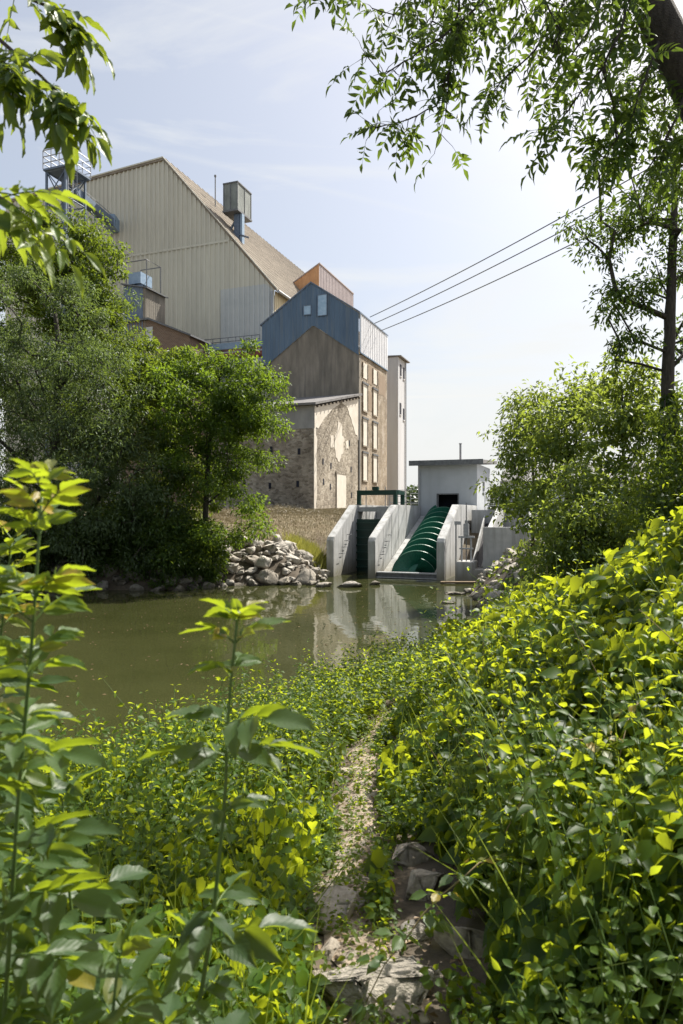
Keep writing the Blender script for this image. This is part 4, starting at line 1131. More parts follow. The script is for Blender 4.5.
mb = MB(); mb.tube([(-.95,9.6,5.7),(-.95,9.6,6.7)], .06, 10); mb.tube([(-.95,9.6,6.7),(-.95,9.6,6.75)], .085, 10); mb.build('vent_pipe', M['steel'], r)
mb = MB(); mb.box(s1, s1+.05, 10.3, 10.75, 4.1, 4.6); mb.build('wall_vent', M['steel_dark'], r)
mb = MB(); mb.tube([(s0+.08,t0-.05,5.2),(s0+.08,t0-.05,2.7)], .04, 8); mb.build('downpipe', M['steel'], r)
# right of the piers: block, stand, chute, low wall
r = hthing('footing_block', 'low concrete block in the water right of the screw, carrying the metal stand', 'concrete block', -.6)
mb = MB(); mb.prism([(.55,-.6),(1.75,-.6),(1.75,.45),(1.3,.45),(1.3,.78),(.55,.78)], 'y', .45, 1.7); mb.build('block', M['concrete'], r, bevel=.025)
r = hthing('valve_stand', 'metal gate stand with tall threaded rod on the concrete block', 'valve stand', .78)
for s in (.72, 1.12):
    mb = MB(); mb.box(s, s+.07, .75, .82, .785, 1.78); mb.build('leg', M['steel'], r)
mb = MB(); mb.box(.62, 1.3, .70, .87, 1.785, 1.87); mb.build('crossbar', M['steel'], r, bevel=.006)
mb = MB(); mb.box(.66, 1.25, .74, .83, 1.3, 1.36); mb.build('crossbar', M['steel'], r, bevel=.006)
mb = MB(); mb.tube([(.95,.79,.6),(.95,.79,3.3)], .022, 8); mb.build('threaded_rod', M['steel_dark'], r)
mb = MB(); mb.box(.84, 1.06, .68, .9, 1.873, 2.4); mb.tube([(.95,.79,2.4),(.95,.79,2.55)], .07, 10); mb.build('gearbox', M['steel'], r, bevel=.02)
mb = MB(); mb.tube([(.5,.8,-.1),(.5,.8,2.35)], .035, 8); mb.box(.44, .72, .76, .84, 2.35, 2.5); mb.build('gauge_post', M['steel'], r)
r = hthing('fish_chute', 'narrow sloping chute with pale rim beside the right-hand pier', 'chute', -.3)
for s in (.98, 1.44):
    mb = MB(); mb.prism([(1.75,.0),(1.75,.5),(5.5,2.75),(5.5,2.2)], 'x', s, s+.07); mb.build('side_wall', M['concrete'], r, bevel=.01)
mb = MB(); mb.prism([(1.76,.0),(1.76,.06),(5.49,2.33),(5.49,2.21)], 'x', 1.051, 1.439); mb.build('bed', M['iron'], r)
r = hthing('low_wall', 'low grey concrete retaining wall right of the chute, above the riprap', 'wall', -.3)
mb = MB(); mb.box(1.62, 3.9, 1.05, 1.35, -.6, 2.25); mb.build('wall', M['concrete'], r, bevel=.02)
for s, lab in ((1.75, 'left'), (3.3, 'right')):
    r = hthing('wing_wall', 'slanted concrete wing wall behind the low retaining wall, its %s one of two' % lab, 'wall', 1.0, 'slanted wing walls right of the piers')
    mb = MB(); mb.prism([(1.352,.6),(1.352,2.2),(4.2,3.06),(5.54,3.06),(5.54,.6)], 'x', s, s+.22); mb.build('wall', M['concrete'], r, bevel=.02)
# flat stones and plank at the water surface
for px, py, w, lab, mt in [(446,593,1.05,'pale flat slab just above the water right of the screw, the farther one','rock'), (440,602,.62,'smaller pale flat slab just above the water, nearer the viewer','rock')]:
    Yb = 683*2.86/(py-CY); x = (px-CX)*Yb/FPX + .25
    me = rock_mesh(700+px, (1, .5, .12), 2); me.materials.append(M[mt]); boulder(x, Yb, .03, w*.5, lab, 'flat slabs in the shallows', me, (0, 0, -.1), 'slab', 'flat_slab')
mb = MB(); q = P(463,582,27.6); mb.box(q[0]-.9, q[0]+.7, 27.5, 27.75, .02, .09); tag(mb.build('plank', M['wood_plank'], bevel=.01), 'brown plank lying at the waterline in front of the concrete block', 'plank')

ym = MB()
def slab(s0, s1, t0, t1, z0, z1):
    c = [HO+a*UX+b*AX for a, b in ((s0,t0),(s1,t0),(s1,t1),(s0,t1))]
    ym.add([(q[0],q[1],z0) for q in c]+[(q[0],q[1],z1) for q in c], [(0,3,2,1),(4,5,6,7),(0,1,5,4),(1,2,6,5),(2,3,7,6),(3,0,4,7)])
slab(.36, 9, 5.55, 20, 1.0, 3.0); slab(-5.3, -3.2, 9.02, 20, 1.0, 3.16); slab(-3.1, .1, 13.12, 20, 1.0, 3.1)
tag(ym.build('yard_pavement', M['concrete']), kind='structure')
# railings
def railing(label, pts, h=1.05, rails=3, frame=None, mat='steel', cat='railing', step=1.2):
    r = thing('railing', label, cat, pts[0], group='galvanised railings around the station')
    for a, b in zip(pts[:-1], pts[1:]):
        a = np.array(a, float); b = np.array(b, float); k = max(1, int(np.linalg.norm(b-a)/step))
        for i in range(k+1):
            p = a+(b-a)*i/k; mb = MB(); mb.tube([p, p+np.array([0,0,h])], .025, 6); mb.build('post', M[mat], r)
        for q in range(rails):
            z = h*(q+1)/rails; mb = MB(); mb.tube([a+np.array([0,0,z]), b+np.array([0,0,z])], .02, 6); mb.build('rail', M[mat], r)
    return r
def loc(s, t, z): p = HO+s*UX+t*AX; return (p[0], p[1], z)
railing('galvanised railing along the yard left of the power house', [loc(-5.0,9.3,3.1), loc(-3.2,9.2,3.1)])
railing('long galvanised railing along the yard behind the left and middle piers', [loc(-5.5,16,3.1), loc(-1.5,18,3.1), loc(1.5,19,3.1)])
railing('galvanised railing right of the power house by the airy tree', [loc(.5,9,2.9), loc(2.8,9,2.9), loc(6.5,10,2.9)])

# ------------------------------------------------------------------ mill
LO = np.array([-1.85, 46.0])
def mthing(name, label, cat, z=2.8, group=None): return thing(name, label, cat, (LO[0], LO[1], z), TH, group, frame=True)
def ribbed(mb, p0, du, n, length, zb, zt, pitch=.45, rw=.14, dp=.05):
    """profiled sheet: p0 (x,y) start, du direction, n outward normal, zb/zt functions of distance"""
    du = np.array(du, float); n = np.array(n, float); prof = [(0, 0)]
    k = 0.0
    while k < length-1e-6:
        for a, dd in ((pitch-rw-.06, 0), (pitch-rw, dp), (pitch-.06, dp), (pitch, 0)):
            if k+a < length: prof.append((k+a, dd))
        k += pitch
    prof.append((length, 0))
    if callable(zt) and hasattr(zt, 'knots'):
        for q in zt.knots:
            if 0 < q < length: prof.append((q, 0.0))
        prof.sort()
    V, F = [], []
    for a, dd in prof:
        p = np.array(p0)+du*a+n*dd
        zb_ = zb(a) if callable(zb) else zb; zt_ = zt(a) if callable(zt) else zt
        V += [(p[0], p[1], zb_), (p[0], p[1], zt_)]
    for i in range(len(prof)-1): F.append((2*i, 2*i+2, 2*i+3, 2*i+1))
    mb.add(V, F)
def pw(xs, zs):
    f = lambda a: float(np.interp(a, xs, zs)); f.knots = list(xs); return f

# annex (lower stone block with lean-to roof); local x = -s to the left
r = mthing('stone_annex', 'lower rubble stone annex with lean-to roof in front of the blue-topped mill', 'building')
W_, D_ = 8.2, 9.3; ZE, ZR = 10.1, 12.15
mb = MB(); mb.box(-W_, -.002, 0, .5, 2.3, 8.55); mb.build('front_wall', M['stone_front'], r)
mb = MB(); mb.box(-W_, -.02, -.015, .5, 8.552, ZE); mb.build('plaster_band', M['concrete_wall'], r)
mb = MB(); mb.prism([(.502,2.3),(D_,2.3),(D_,ZR-.05),(.502,ZE+.05)], 'x', -.5, 0); mb.build('side_wall', M['stone'], r)
def rag(poly, amp, step, seed, keep=()):
    rr = np.random.default_rng(seed); out = []
    n = len(poly)
    for i in range(n):
        a = np.array(poly[i], float); b = np.array(poly[(i+1) % n], float); L = np.linalg.norm(b-a); k = max(1, int(L/step))
        for q in range(k):
            p = a+(b-a)*q/k
            if i not in keep: p = p+rr.normal(0, amp, 2)*(q > 0)
            out.append(tuple(p))
    return out
# cream plaster left on the side wall: two upper areas and patches (y along wall, z)
def sheet(polys, x, th):
    mb = MB()
    for p in polys: mb.prism(p, 'x', x, x+th)
    return mb
roofz = lambda t: ZE + (ZR-ZE)*t/D_
polys = [rag([(.05,8.4),(.05,roofz(0)-.05),(5.0,roofz(5.0)-.05),(4.4,10.7),(3.0,10.1),(1.6,9.3),(.7,8.6)], .08, .3, 1, (0, 1)),
         rag([(5.3,roofz(5.3)-.05),(9.25,roofz(9.2)-.05),(9.25,8.7),(8.4,9.0),(7.4,10.1),(6.2,11.0)], .08, .3, 2, (0, 1)),
         rag([(4.0,6.9),(3.9,8.4),(4.3,8.7),(4.5,9.6),(5.2,9.5),(5.4,8.6),(5.9,8.3),(5.7,7.4),(5.2,7.2),(4.8,6.6)], .08, .25, 3),
         rag([(6.2,7.6),(6.1,8.2),(6.7,8.4),(6.8,7.7)], .06, .25, 4), rag([(3.0,7.5),(3.0,8.3),(3.6,8.4),(3.7,7.6)], .06, .25, 5), rag([(.08,3.3),(.08,8.2),(.45,8.0),(.35,6.2),(.5,4.6),(.3,3.4)], .07, .3, 6, (0,))]
sheet(polys, .003, .02).build('plaster', M['plaster_cream'], r)
mb = MB(); mb.box(-.02, .028, -.03, .28, 2.4, 8.54); mb.build('corner_stone', M['plaster_cream'], r)
mb = MB(); mb.prism([(-.4,ZE-.02),(D_,ZR+.08),(D_,ZR+.24),(-.4,ZE+.14)], 'x', -W_-.2, .28); rf = mb.build('roof', M['tile_grey'], r)
mb = MB()
for q in range(13): mb.tube([(.14, .1+.72*q, roofz(.1+.72*q)-.09), (.27, .1+.72*q, roofz(.1+.72*q)-.09)], .07, 6)
mb.build('rafter_ends', M['wood_dark'], rf)
mb = MB(); mb.box(.024, .07, 4.15, 6.1, 2.9, 5.7); dr = mb.build('door', M['blocked_white'], r)
mb = MB(); mb.box(.024, .09, 4.0, 6.25, 5.702, 5.9); mb.build('lintel', M['stone'], dr)
for q, (t, z) in enumerate([(1.6,4.8),(2.9,4.5),(3.0,6.0),(1.5,6.2),(7.3,6.0),(7.4,4.0),(6.9,8.0)]):
    mb = MB(); mb.box(-.02, .02+.004, t, t+.2, z, z+.42); mb.build('wall_slot', M['dark_void'], r)
for s, z in [(-1.3,4.6),(-3.4,4.5),(-5.4,4.7),(-3.3,7.0),(-1.2,6.8),(-6.8,6.6)]:
    mb = MB(); mb.box(s, s+.2, -.02, .1, z, z+.42); mb.build('wall_slot', M['dark_void'], r)
mb = MB(); mb.tube([(.05,D_-.12,12.0),(.05,D_-.12,3.0)], .05, 6); mb.build('downpipe', M['steel_dark'], r)

# main mill
r = mthing('mill_building', 'tall old mill with stained gable, blue cladding on top and blocked side windows', 'building')
T0, T1, MW = 9.3, 17.1, 7.9
ZEA, ZAP, BE, BA = 15.55, 18.2, 18.85, 21.7
mb = MB(); mb.prism([(-MW,2.3),(0,2.3),(0,ZEA),(-MW/2,ZAP),(-MW,ZEA)], 'y', T0+.01, T0+.5); mb.build('gable_wall', M['gable_plaster'], r)
mb = MB(); mb.box(-.5, .002, T0+.502, T1, 2.3, 15.7); mb.build('side_wall', M['facade'], r)
mb = MB(); mb.box(-MW, -MW+.5, T0+.502, T1, 2.3, 15.7); mb.box(-MW+.502, -.502, T1-.5, T1-.002, 2.3, 15.7); mb.build('rear_wall', M['facade'], r)
# blue front cladding between the two rooflines
mb = MB(); L = MW+.75
ribbed(mb, (-L, T0-.06), (1, 0), (0, -1), L, pw([0,.7,.75,L-MW/2-.0,L], [15.3,15.3,ZEA-.1,ZAP+.05,ZEA-.1]), pw([0,L-MW/2-.2,L], [18.7,BA,BE]), .42, .12, .05)
mb.build('blue_cladding', M['clad_blue'], r)
mb = MB(); ribbed(mb, (-L, T0+6), (0, -1), (-1, 0), 6.06, 15.3, 18.7, .42, .12, .05); mb.build('blue_side_cladding', M['clad_blue'], r)
mb = MB(); ribbed(mb, (.06, T0-.06), (0, 1), (1, 0), T1-T0+.06, 15.72, BE-.05, .5, .12, .04); mb.build('white_cladding', M['clad_white'], r)
mb = MB(); ap = -MW/2-.2
mb.prism([(-L-.15,18.63),(ap,BA+.02),(.12,BE-.02),(.12,BE+.1),(ap,BA+.14),(-L-.15,18.75)], 'y', T0-.14, T1); mb.build('roof', M['steel_blue'], r)
mb = MB(); mb.box(.063, .12, T0-.06, T0+.03, 15.7, BE); mb.box(.05, .13, T0+.031, T1, 15.64, 15.74); mb.build('corner_trim', M['clad_blue'], r)
for s0, s1, z0, z1 in ((-3.5,-2.75,18.95,20.6), (-4.75,-4.15,19.15,19.85)):
    mb = MB(); mb.box(s0, s1, T0-.15, T0-.13, z0, z1); w = mb.build('window', M['pane'], r)
    mb = MB(); mb.box(s0-.06, s0, T0-.17, T0-.11, z0-.06, z1+.06); mb.box(s1, s1+.06, T0-.17, T0-.11, z0-.06, z1+.06); mb.box(s0, s1, T0-.17, T0-.11, z1, z1+.06); mb.box(s0, s1, T0-.17, T0-.11, z0-.06, z0); mb.build('frame', M['steel_blue'], w)
for t in (10.75, 13.45):
    for z0, z1, lin in ((13.85,15.1,0), (11.2,13.35,1), (8.35,10.5,1), (5.5,7.7,1)):
        mb = MB(); mb.box(.004, .035, t-.6, t+.6, z0, z1); w = mb.build('blocked_window', M['blocked_white'], r)
        for e in (-.68, .602):
            mb = MB(); mb.box(.004, .10, t+e, t+e+.078, z0, z1); mb.build('jamb', M['facade'], w)
        if lin:
            mb = MB(); mb.box(.004, .12, t-.72, t+.72, z1+.002, z1+.16); mb.build('lintel', M['steel_dark'], w)
            mb = MB(); mb.box(.004, .09, t-.68, t+.68, z0-.12, z0-.002); mb.build('sill', M['stone'], w)
for q, (t0, t1, z0, z1) in enumerate([(11.7,12.7,13.6,15.2),(14.6,16.5,13.2,15.0),(11.7,12.6,11.4,13.0)]):
    sheet([rag([(t0,z0),(t0,z1),(t1,z1),(t1,z0)], .06, .3, 40+q)], .004, .012).build('render_patch', M['clad_patch'] if 'clad_patch' in M else M['wood_plank'], r)
mb = MB(); mb.box(-MW-.05, -MW+1.6, T0-.1, T0, 14.2, 14.32); mb.build('ledge', M['steel_dark'], r)

# white tower behind
K = np.array([5.8, 70.0])
r = thing('white_tower', 'tall narrow white tower behind the mill with small dark windows high up', 'tower', (K[0], K[1], 3.0), TH, frame=True)
mb = MB(); mb.box(-4.2, 0, 0, 2.9, 2.5, 18.85); mb.build('wall', M['tower_white'], r, bevel=.03)
mb = MB(); mb.prism([(-4.25,18.853),(.35,18.853),(.35,18.95),(-4.25,19.15)], 'y', -.1, 3.5); mb.build('roof', M['tile_grey'], r)
for t, z in ((.7,17.0),(1.9,16.9),(1.9,12.6),(.6,13.0)):
    mb = MB(); mb.box(.002, .04, t, t+.55, z, z+1.2); w = mb.build('window', M['dark_void'], r)
    mb = MB(); mb.box(.002, .08, t-.05, t+.6, z-.1, z-.002); mb.build('sill', M['tower_white'], w)
mb = MB(); mb.tube([(.1,2.7,3),(.1,2.7,18.8)], .06, 6); mb.build('downpipe', M['steel'], r)

# orange block
K = np.array([-2.63, 80.0])
r = thing('orange_block', 'orange and pink-grey metal-clad block peeping over the blue mill roof', 'building', (K[0], K[1], 3.0), TH, frame=True)
mb = MB(); ribbed(mb, (-6.5, 0), (1, 0), (0, -1), 6.5, 3.0, pw([0,6.5], [28.3,31.95]), .5, .14, .05); mb.build('front_cladding', M['clad_orange'], r)
mb = MB(); ribbed(mb, (0, 0), (0, 1), (1, 0), 12, 3.0, 31.9, .5, .14, .05); mb.build('side_cladding', M['clad_pink'], r)
mb = MB(); mb.prism([(-6.6,28.3),(.1,32.0),(.1,32.12),(-6.6,28.42)], 'y', -.1, 12); mb.build('roof', M['clad_pink'], r)

# ------------------------------------------------------------------ grain warehouse
K = np.array([-6.47, 66.0])
def wthing(name, label, cat, z=3.0, s=0, t=0): return thing(name, label, cat, (K[0], K[1], z), TH, frame=True)
r = wthing('grain_warehouse', 'huge cream ribbed-metal grain warehouse with steep right roof slope', 'warehouse')
HW = 34.0
zt = pw([0, HW-12.6, HW], [38.0, 39.1, 24.4])
SEAM = 29.8
mb = MB(); ribbed(mb, (-HW, 0), (1, 0), (0, -1), HW, SEAM+.02, lambda a: max(SEAM+.02, zt(a)), .55, .2, .13); 
mb.build('upper_front_cladding', M['clad_cream'], r)
zl = lambda a: min(SEAM, zt(a)-.02)
mb = MB(); ribbed(mb, (-HW, -.05), (1, 0), (0, -1), HW, 3.0, zl, .55, .2, .13); mb.build('lower_front_cladding', M['clad_cream_low'], r)
mb = MB(); ribbed(mb, (-5.9, -.12), (1, 0), (0, -1), 5.85, 3.0, lambda a: min(25.0, zt(HW-5.9+a)-.3), .55, .2, .13); mb.build('pale_patch', M['clad_pale'], r)
mb = MB(); ribbed(mb, (.02, 0), (0, 1), (1, 0), 40, 3.0, 24.3, .5, .13, .06); mb.build('side_cladding', M['clad_tan'], r)
mb = MB(); mb.prism([(-HW-.2,38.0),(-12.6,39.12),(.35,24.1),(.35,24.35),(-12.6,39.42),(-HW-.2,38.3)], 'y', -.22, 40); rf = mb.build('roof', M['roof_fibre'], r)
mb = MB()
for q in range(40):
    t = .2+1.0*q; mb.tube([(-12.6,t,39.44),(.35,t,24.37)], .05, 4)
mb.build('roof_ribs', M['roof_fibre'], rf)
mb = MB(); mb.prism([(-HW-.2,38.2),(-12.6,39.32),(.4,24.3),(.4,24.4),(-12.6,39.46),(-HW-.2,38.34)], 'y', -.3, -.222); mb.build('verge_trim', M['clad_cream_low'], r)
mb = MB(); mb.box(-HW, -4.95, -.18, -.135, SEAM-.12, SEAM+.1); mb.build('seam_flashing', M['clad_cream_low'], r)
mb = MB(); mb.tube([(-.15,-.24,24.2),(-.15,-.24,3.0)], .1, 6); mb.build('downpipe', M['steel'], r)
mb = MB(); mb.tube([(.5,-.2,24.15),(.5,40,24.15)], .14, 6); mb.build('gutter', M['steel'], r)
def roofp(t, up=.0, f=.0):  # a point on the steep slope: f 0 ridge .. 1 eave
    s = -12.6+12.95*f; return np.array([s, t, 39.42+(24.35-39.42)*f+up])
# elevator head on the slope
def find_roof(px):
    best = None
    for t in np.linspace(3, 30, 60):
        for f in np.linspace(0, 1, 60):
            q = roofp(t, 0, f); w = K+q[0]*UX+q[1]*AX
            x = CX+FPX*w[0]/w[1]; y = CY-FPX*(q[2]-CAM_Z)/w[1]
            e = abs(x-px[0])+abs(y-px[1])
            if best is None or e < best[0]: best = (e, t, f, q)
    return best
_, et, ef, eq = find_roof((237, 240))
r = wthing('elevator_head', 'grey sheet-metal lift head box on a blue column above the steep warehouse roof', 'elevator head', float(eq[2]))
wq = K+eq[0]*UX+eq[1]*AX; mpp = wq[1]/FPX
zb = CAM_Z+(CY-213)*mpp; zt2 = CAM_Z+(CY-187)*mpp
mb = MB(); mb.box(eq[0]-1.2, eq[0]+.4, eq[1]-1.0, eq[1]+1.9, zb, zt2); cb = mb.build('cabin', M['dirty_panel'], r)
mb = MB()
for a, b in ((eq[0]-1.25, eq[1]-1.05), (eq[0]-.44, eq[1]-1.05), (eq[0]+.37, eq[1]-1.05), (eq[0]+.37, eq[1]+.45), (eq[0]+.37, eq[1]+1.85)): mb.box(a, a+.08, b, b+.08, zb-.05, zt2+.12)
mb.box(eq[0]-1.28, eq[0]+.48, eq[1]-1.08, eq[1]+1.96, zt2+.002, zt2+.12); mb.box(eq[0]-1.3, eq[0]+.5, eq[1]-1.1, eq[1]+2.0, zb-.2, zb-.002); mb.build('cabin_frame', M['steel_dark'], r)
mb = MB(); mb.box(eq[0]-.35, eq[0]+.25, eq[1]-.4, eq[1]+.3, eq[2]-.8, zb-.222); mb.build('column', M['steel_blue'], r)
mb = MB(); mb.box(eq[0]+.30, eq[0]+.55, eq[1]-.3, eq[1]+.2, eq[2]-1.3, zb-.222); mb.build('column_duct', M['duct_blue'], r)
mb = MB()
for k in range(9):
    f = k/8; p = np.array([eq[0]-3.6+3.2*f, eq[1]-.7, zb-.4-2.7*f*1.15])
    mb.box(p[0]-.2, p[0]+.2, p[1], p[1]+.9, p[2], p[2]+.05)
for q in (0, .9): 
    mb.tube([(eq[0]-3.8, eq[1]-.7+q, zb-.3), (eq[0]-.3, eq[1]-.7+q, zb-3.55)], .06, 6); mb.tube([(eq[0]-3.8, eq[1]-.7+q, zb+.7), (eq[0]-.3, eq[1]-.7+q, zb-2.5)], .04, 6)
for f in (0, .33, .66, 1):
    for q in (0, .9): mb.tube([(eq[0]-3.8+3.5*f, eq[1]-.7+q, zb-.3-3.25*f), (eq[0]-3.8+3.5*f, eq[1]-.7+q, zb+.7-3.2*f)], .035, 5)
mb.build('stair', M['steel_dark'], r)
mb = MB(); mb.tube([(eq[0]-1.0, eq[1], zb-1.6), (eq[0]-.1, eq[1], zb-.3)], .12, 6); mb.tube([(eq[0]-1.3, eq[1]-.3, eq[2]+.9), (eq[0]+1.3, eq[1]-.3, eq[2]-.2)], .1, 6); mb.build('brace', M['steel_blue'], r)
_, at_, af, aq = find_roof((215, 207))
r = wthing('antenna_mast', 'thin antenna mast on the warehouse roof left of the lift head box', 'antenna', float(aq[2]))
mb = MB(); mb.tube([aq-np.array([0,0,.3]), aq+np.array([0,0,3.3])], .06, 6); mb.tube([aq+np.array([0,0,3.3]), aq+np.array([0,0,3.5])], .12, 6); mb.build('mast', M['steel_dark'], r)

# lattice tower at the left of the warehouse
def lattice(label, c, w, d, z0, z1, nb):
    r = thing('lattice_tower', label, 'steel tower', (c[0], c[1], z0), TH, frame=True)
    cs = [(-w/2,-d/2),(w/2,-d/2),(w/2,d/2),(-w/2,d/2)]
    for a, b in cs:
        mb = MB(); mb.box(a-.09, a+.09, b-.09, b+.09, z0, z1); mb.build('leg', M['steel_blue'], r)
    mb = MB()
    for k in range(nb):
        za = z0+(z1-z0)*k/nb; zc = z0+(z1-z0)*(k+1)/nb
        for i in range(4):
            a = cs[i]; b = cs[(i+1) % 4]
            mb.tube([(a[0],a[1],za),(b[0],b[1],zc)], .055, 5); mb.tube([(b[0],b[1],za),(a[0],a[1],zc)], .055, 5); mb.tube([(a[0],a[1],zc),(b[0],b[1],zc)], .07, 5)
    mb.build('bracing', M['steel_blue'], r)
    mb = MB(); mb.box(-w/2-.15, w/2+.5, -d/2-.3, d/2+.2, z1, z1+.18); mb.build('platform', M['steel_blue'], r)
    mb = MB()
    x0, x1, y0, y1 = -w/2-.15, w/2+.5, -d/2-.3, d/2+.2
    for zz in (.7, 1.3, 1.9):
        mb.tube([(x0,y0,z1+zz),(x1,y0,z1+zz),(x1,y1,z1+zz),(x0,y1,z1+zz),(x0,y0,z1+zz)], .05, 5)
    for f in (0, .33, .66, 1):
        for yy in (y0, y1): mb.tube([(x0+(x1-x0)*f, yy, z1+.18), (x0+(x1-x0)*f, yy, z1+1.9)], .05, 5)
    mb.build('guard_rail', M['steel'], r)
    mb = MB()
    xl = w/2+.75
    for q in (-.3, .3): mb.tube([(xl, -d/2-.2+q, z0), (xl, -d/2-.2+q, z1+2.6)], .05, 5)
    z = z0
    while z < z1+2.4:
        mb.tube([(xl,-d/2-.5,z),(xl,-d/2+.1,z)], .03, 4); z += .45
    z = z0+4
    while z < z1+2.8:
        mb.tube([(xl,-d/2-.5,z),(xl+.5,-d/2-.5,z),(xl+.75,-d/2-.2,z),(xl+.5,-d/2+.1,z),(xl,-d/2+.1,z)], .03, 4); z += 1.1
    for q in ((.5,-.5),(.75,-.2),(.5,.1)): mb.tube([(xl+q[0],-d/2+q[1],z0+4),(xl+q[0],-d/2+q[1],z1+2.6)], .03, 4)
    mb.build('caged_ladder', M['steel'], r)
    mb = MB(); mb.box(-.3, .3, -.3, .3, z0, z1-.002); mb.build('elevator_leg', M['steel_blue'], r)
    return r
YT = 66.0; c = P(66, 200, YT)
lattice('blue-grey steel lattice tower with railed top platform and caged ladder left of the warehouse', (c[0], YT), 2.3, 2.6, 3.0, CAM_Z+(CY-176)*YT/FPX, 12)
# conveyor from tower into the warehouse
r = thing('conveyor', 'enclosed sloping conveyor running from the lattice tower into the warehouse wall', 'conveyor', (0, 0, 20)); OFFS[r.name] = np.array([0, 0, 20.])
p0 = P(72, 190, YT); p1 = P(112, 224, 71.0)
dv = norm(p1-p0); sd = norm(np.cross(dv, [0,0,1])); up = np.cross(sd, dv)
def obox(mb, a, b, w, h):
    dv = norm(b-a); sd = norm(np.cross(dv, [0,0,1])); up = np.cross(sd, dv); V = []
    for q in (a, b):
        for i, j in ((-1,-1),(1,-1),(1,1),(-1,1)): V.append(q+sd*i*w/2+up*j*h/2)
    mb.add(V, [(0,1,2,3),(7,6,5,4),(0,4,5,1),(1,5,6,2),(2,6,7,3),(3,7,4,0)])
mb = MB(); obox(mb, p0, p1, .9, .75); mb.build('housing', M['steel_blue'], r)
mb = MB(); obox(mb, p0+up*.62, p1+up*.62, .05, .06); obox(mb, p0+up*.95, p1+up*.95, .05, .06)
for f in np.linspace(0, .9, 8): mb.tube([p0+(p1-p0)*f+up*.3, p0+(p1-p0)*f+up*1.0], .03, 4)
mb.build('handrail', M['steel'], r)
hb = P(111, 222, 71.2); mb = MB(); mb.box(hb[0]-.55, hb[0]+.55, hb[1]-.6, hb[1]+1.5, hb[2]-.65, hb[2]+.6); mb.build('hood', M['duct_blue'], r)
mb = MB(); q = p0+(p1-p0)*.55; mb.tube([q, q+np.array([0,0,-3.0])], .08, 6); mb.tube([q+np.array([0,0,-2.8]), q+(p1-p0)*.25], .07, 6); mb.build('strut', M['steel_blue'], r)

# blue shed, brick building, conveyor bridge in front of the warehouse
YS = 62.0; k = YS/FPX
c = P(143, 300, YS)
r = thing('blue_shed', 'small blue-grey metal shed with railed roof hatch against the warehouse, above the brown wall', 'shed', (c[0], YS, 10.0), TH, frame=True)
zb, zt2 = CAM_Z+(CY-322)*k, CAM_Z+(CY-292)*k
mb = MB(); ribbed(mb, (-1.45,-.9), (1,0), (0,-1), 2.1, zb-8, zt2+.35, .3, .1, .03); ribbed(mb, (-1.45,2), (0,-1), (-1,0), 2.9, zb-8, zt2+.35, .3, .1, .03); mb.build('wall', M['steel_blue'], r)
mb = MB(); ribbed(mb, (.65,-.9), (1,0), (0,-1), .3, zb-8, zt2, .3, .1, .03); ribbed(mb, (.95,-.9), (0,1), (1,0), 2.9, zb-8, zt2, .3, .1, .03); mb.build('brown_panel', M['gable_plaster'], r)
mb = MB(); mb.prism([(-1.6,zt2+.55),(1.25,zt2-.1),(1.25,zt2),(-1.6,zt2+.67)], 'y', -1.1, 2.1); mb.build('roof', M['steel_dark'], r)
mb = MB(); mb.box(-1.2, .1, -.5, 1.2, zt2+.68, zt2+1.7); mb.build('hatch_box', M['duct_blue'], r)
mb = MB()
for a in (-1.3, .9):
    for b in (-.7, 1.4): mb.tube([(a,b,zt2+.1),(a,b,zt2+2.6)], .05, 5)
mb.tube([(-1.3,-.7,zt2+2.6),(.9,-.7,zt2+2.6),(.9,1.4,zt2+2.6),(-1.3,1.4,zt2+2.6)], .05, 5); mb.build('guard_rail', M['steel_dark'], r)
c = P(168, 330, 60)
r = thing('brick_outbuilding', 'brown brick outbuilding with sloping roof behind the left bank trees', 'building', (c[0], 60, 3.0), TH, frame=True)
z1 = CAM_Z+(CY-318)*60/FPX; z2 = CAM_Z+(CY-338)*60/FPX
def brick_mat():
    m, nt, b = newmat('brown_brick'); br = N(nt, 'ShaderNodeTexBrick', inp={'Scale': 2.2, 'Mortar Size': .02, 'Color1': (.20,.13,.085,1), 'Color2': (.15,.095,.065,1), 'Mortar': (.3,.26,.21,1)})
    t = N(nt, 'ShaderNodeTexCoord'); mp = N(nt, 'ShaderNodeMapping'); mp.inputs['Rotation'].default_value = (R(90), 0, 0); nt.links.new(t.outputs['Object'], mp.inputs[0]); nt.links.new(mp.outputs[0], br.inputs['Vector']); nt.links.new(br.outputs[0], b.inputs['Base Color']); b.inputs['Roughness'].default_value = .9; return m
M['brick'] = brick_mat()
mb = MB(); mb.prism([(-5,3),(2.2,3),(2.2,z2),(-1.9,z1),(-5,z1)], 'y', 0, 4); mb.build('wall', M['brick'], r)
mb = MB(); mb.prism([(-5.2,z1+.003),(-1.9,z1+.003),(2.5,z2-.1),(2.5,z2+.05),(-1.9,z1+.18),(-5.2,z1+.18)], 'y', -.3, 4.2); mb.build('roof', M['steel_dark'], r)
mb = MB(); mb.box(-2.3, -1.6, -.05, -.003, z2-1, z1-.6); mb.build('pilaster', M['clad_pale'], r)
q0, q1 = P(196, 350, 63.0), P(281, 342.5, 58.2); k = 61/FPX
r = thing('conveyor_bridge', 'pale blue conveyor bridge running level into the blue top of the mill', 'conveyor', (0, 0, 14)); OFFS[r.name] = np.array([0, 0, 14.])
mb = MB(); obox(mb, q0, q1, .9, .55); mb.build('duct', M['duct_blue'], r)
mb = MB(); obox(mb, q0+np.array([0,.3,-.75]), q1+np.array([0,.3,-.75]), 1.0, .35); mb.build('girder', M['rust'], r)
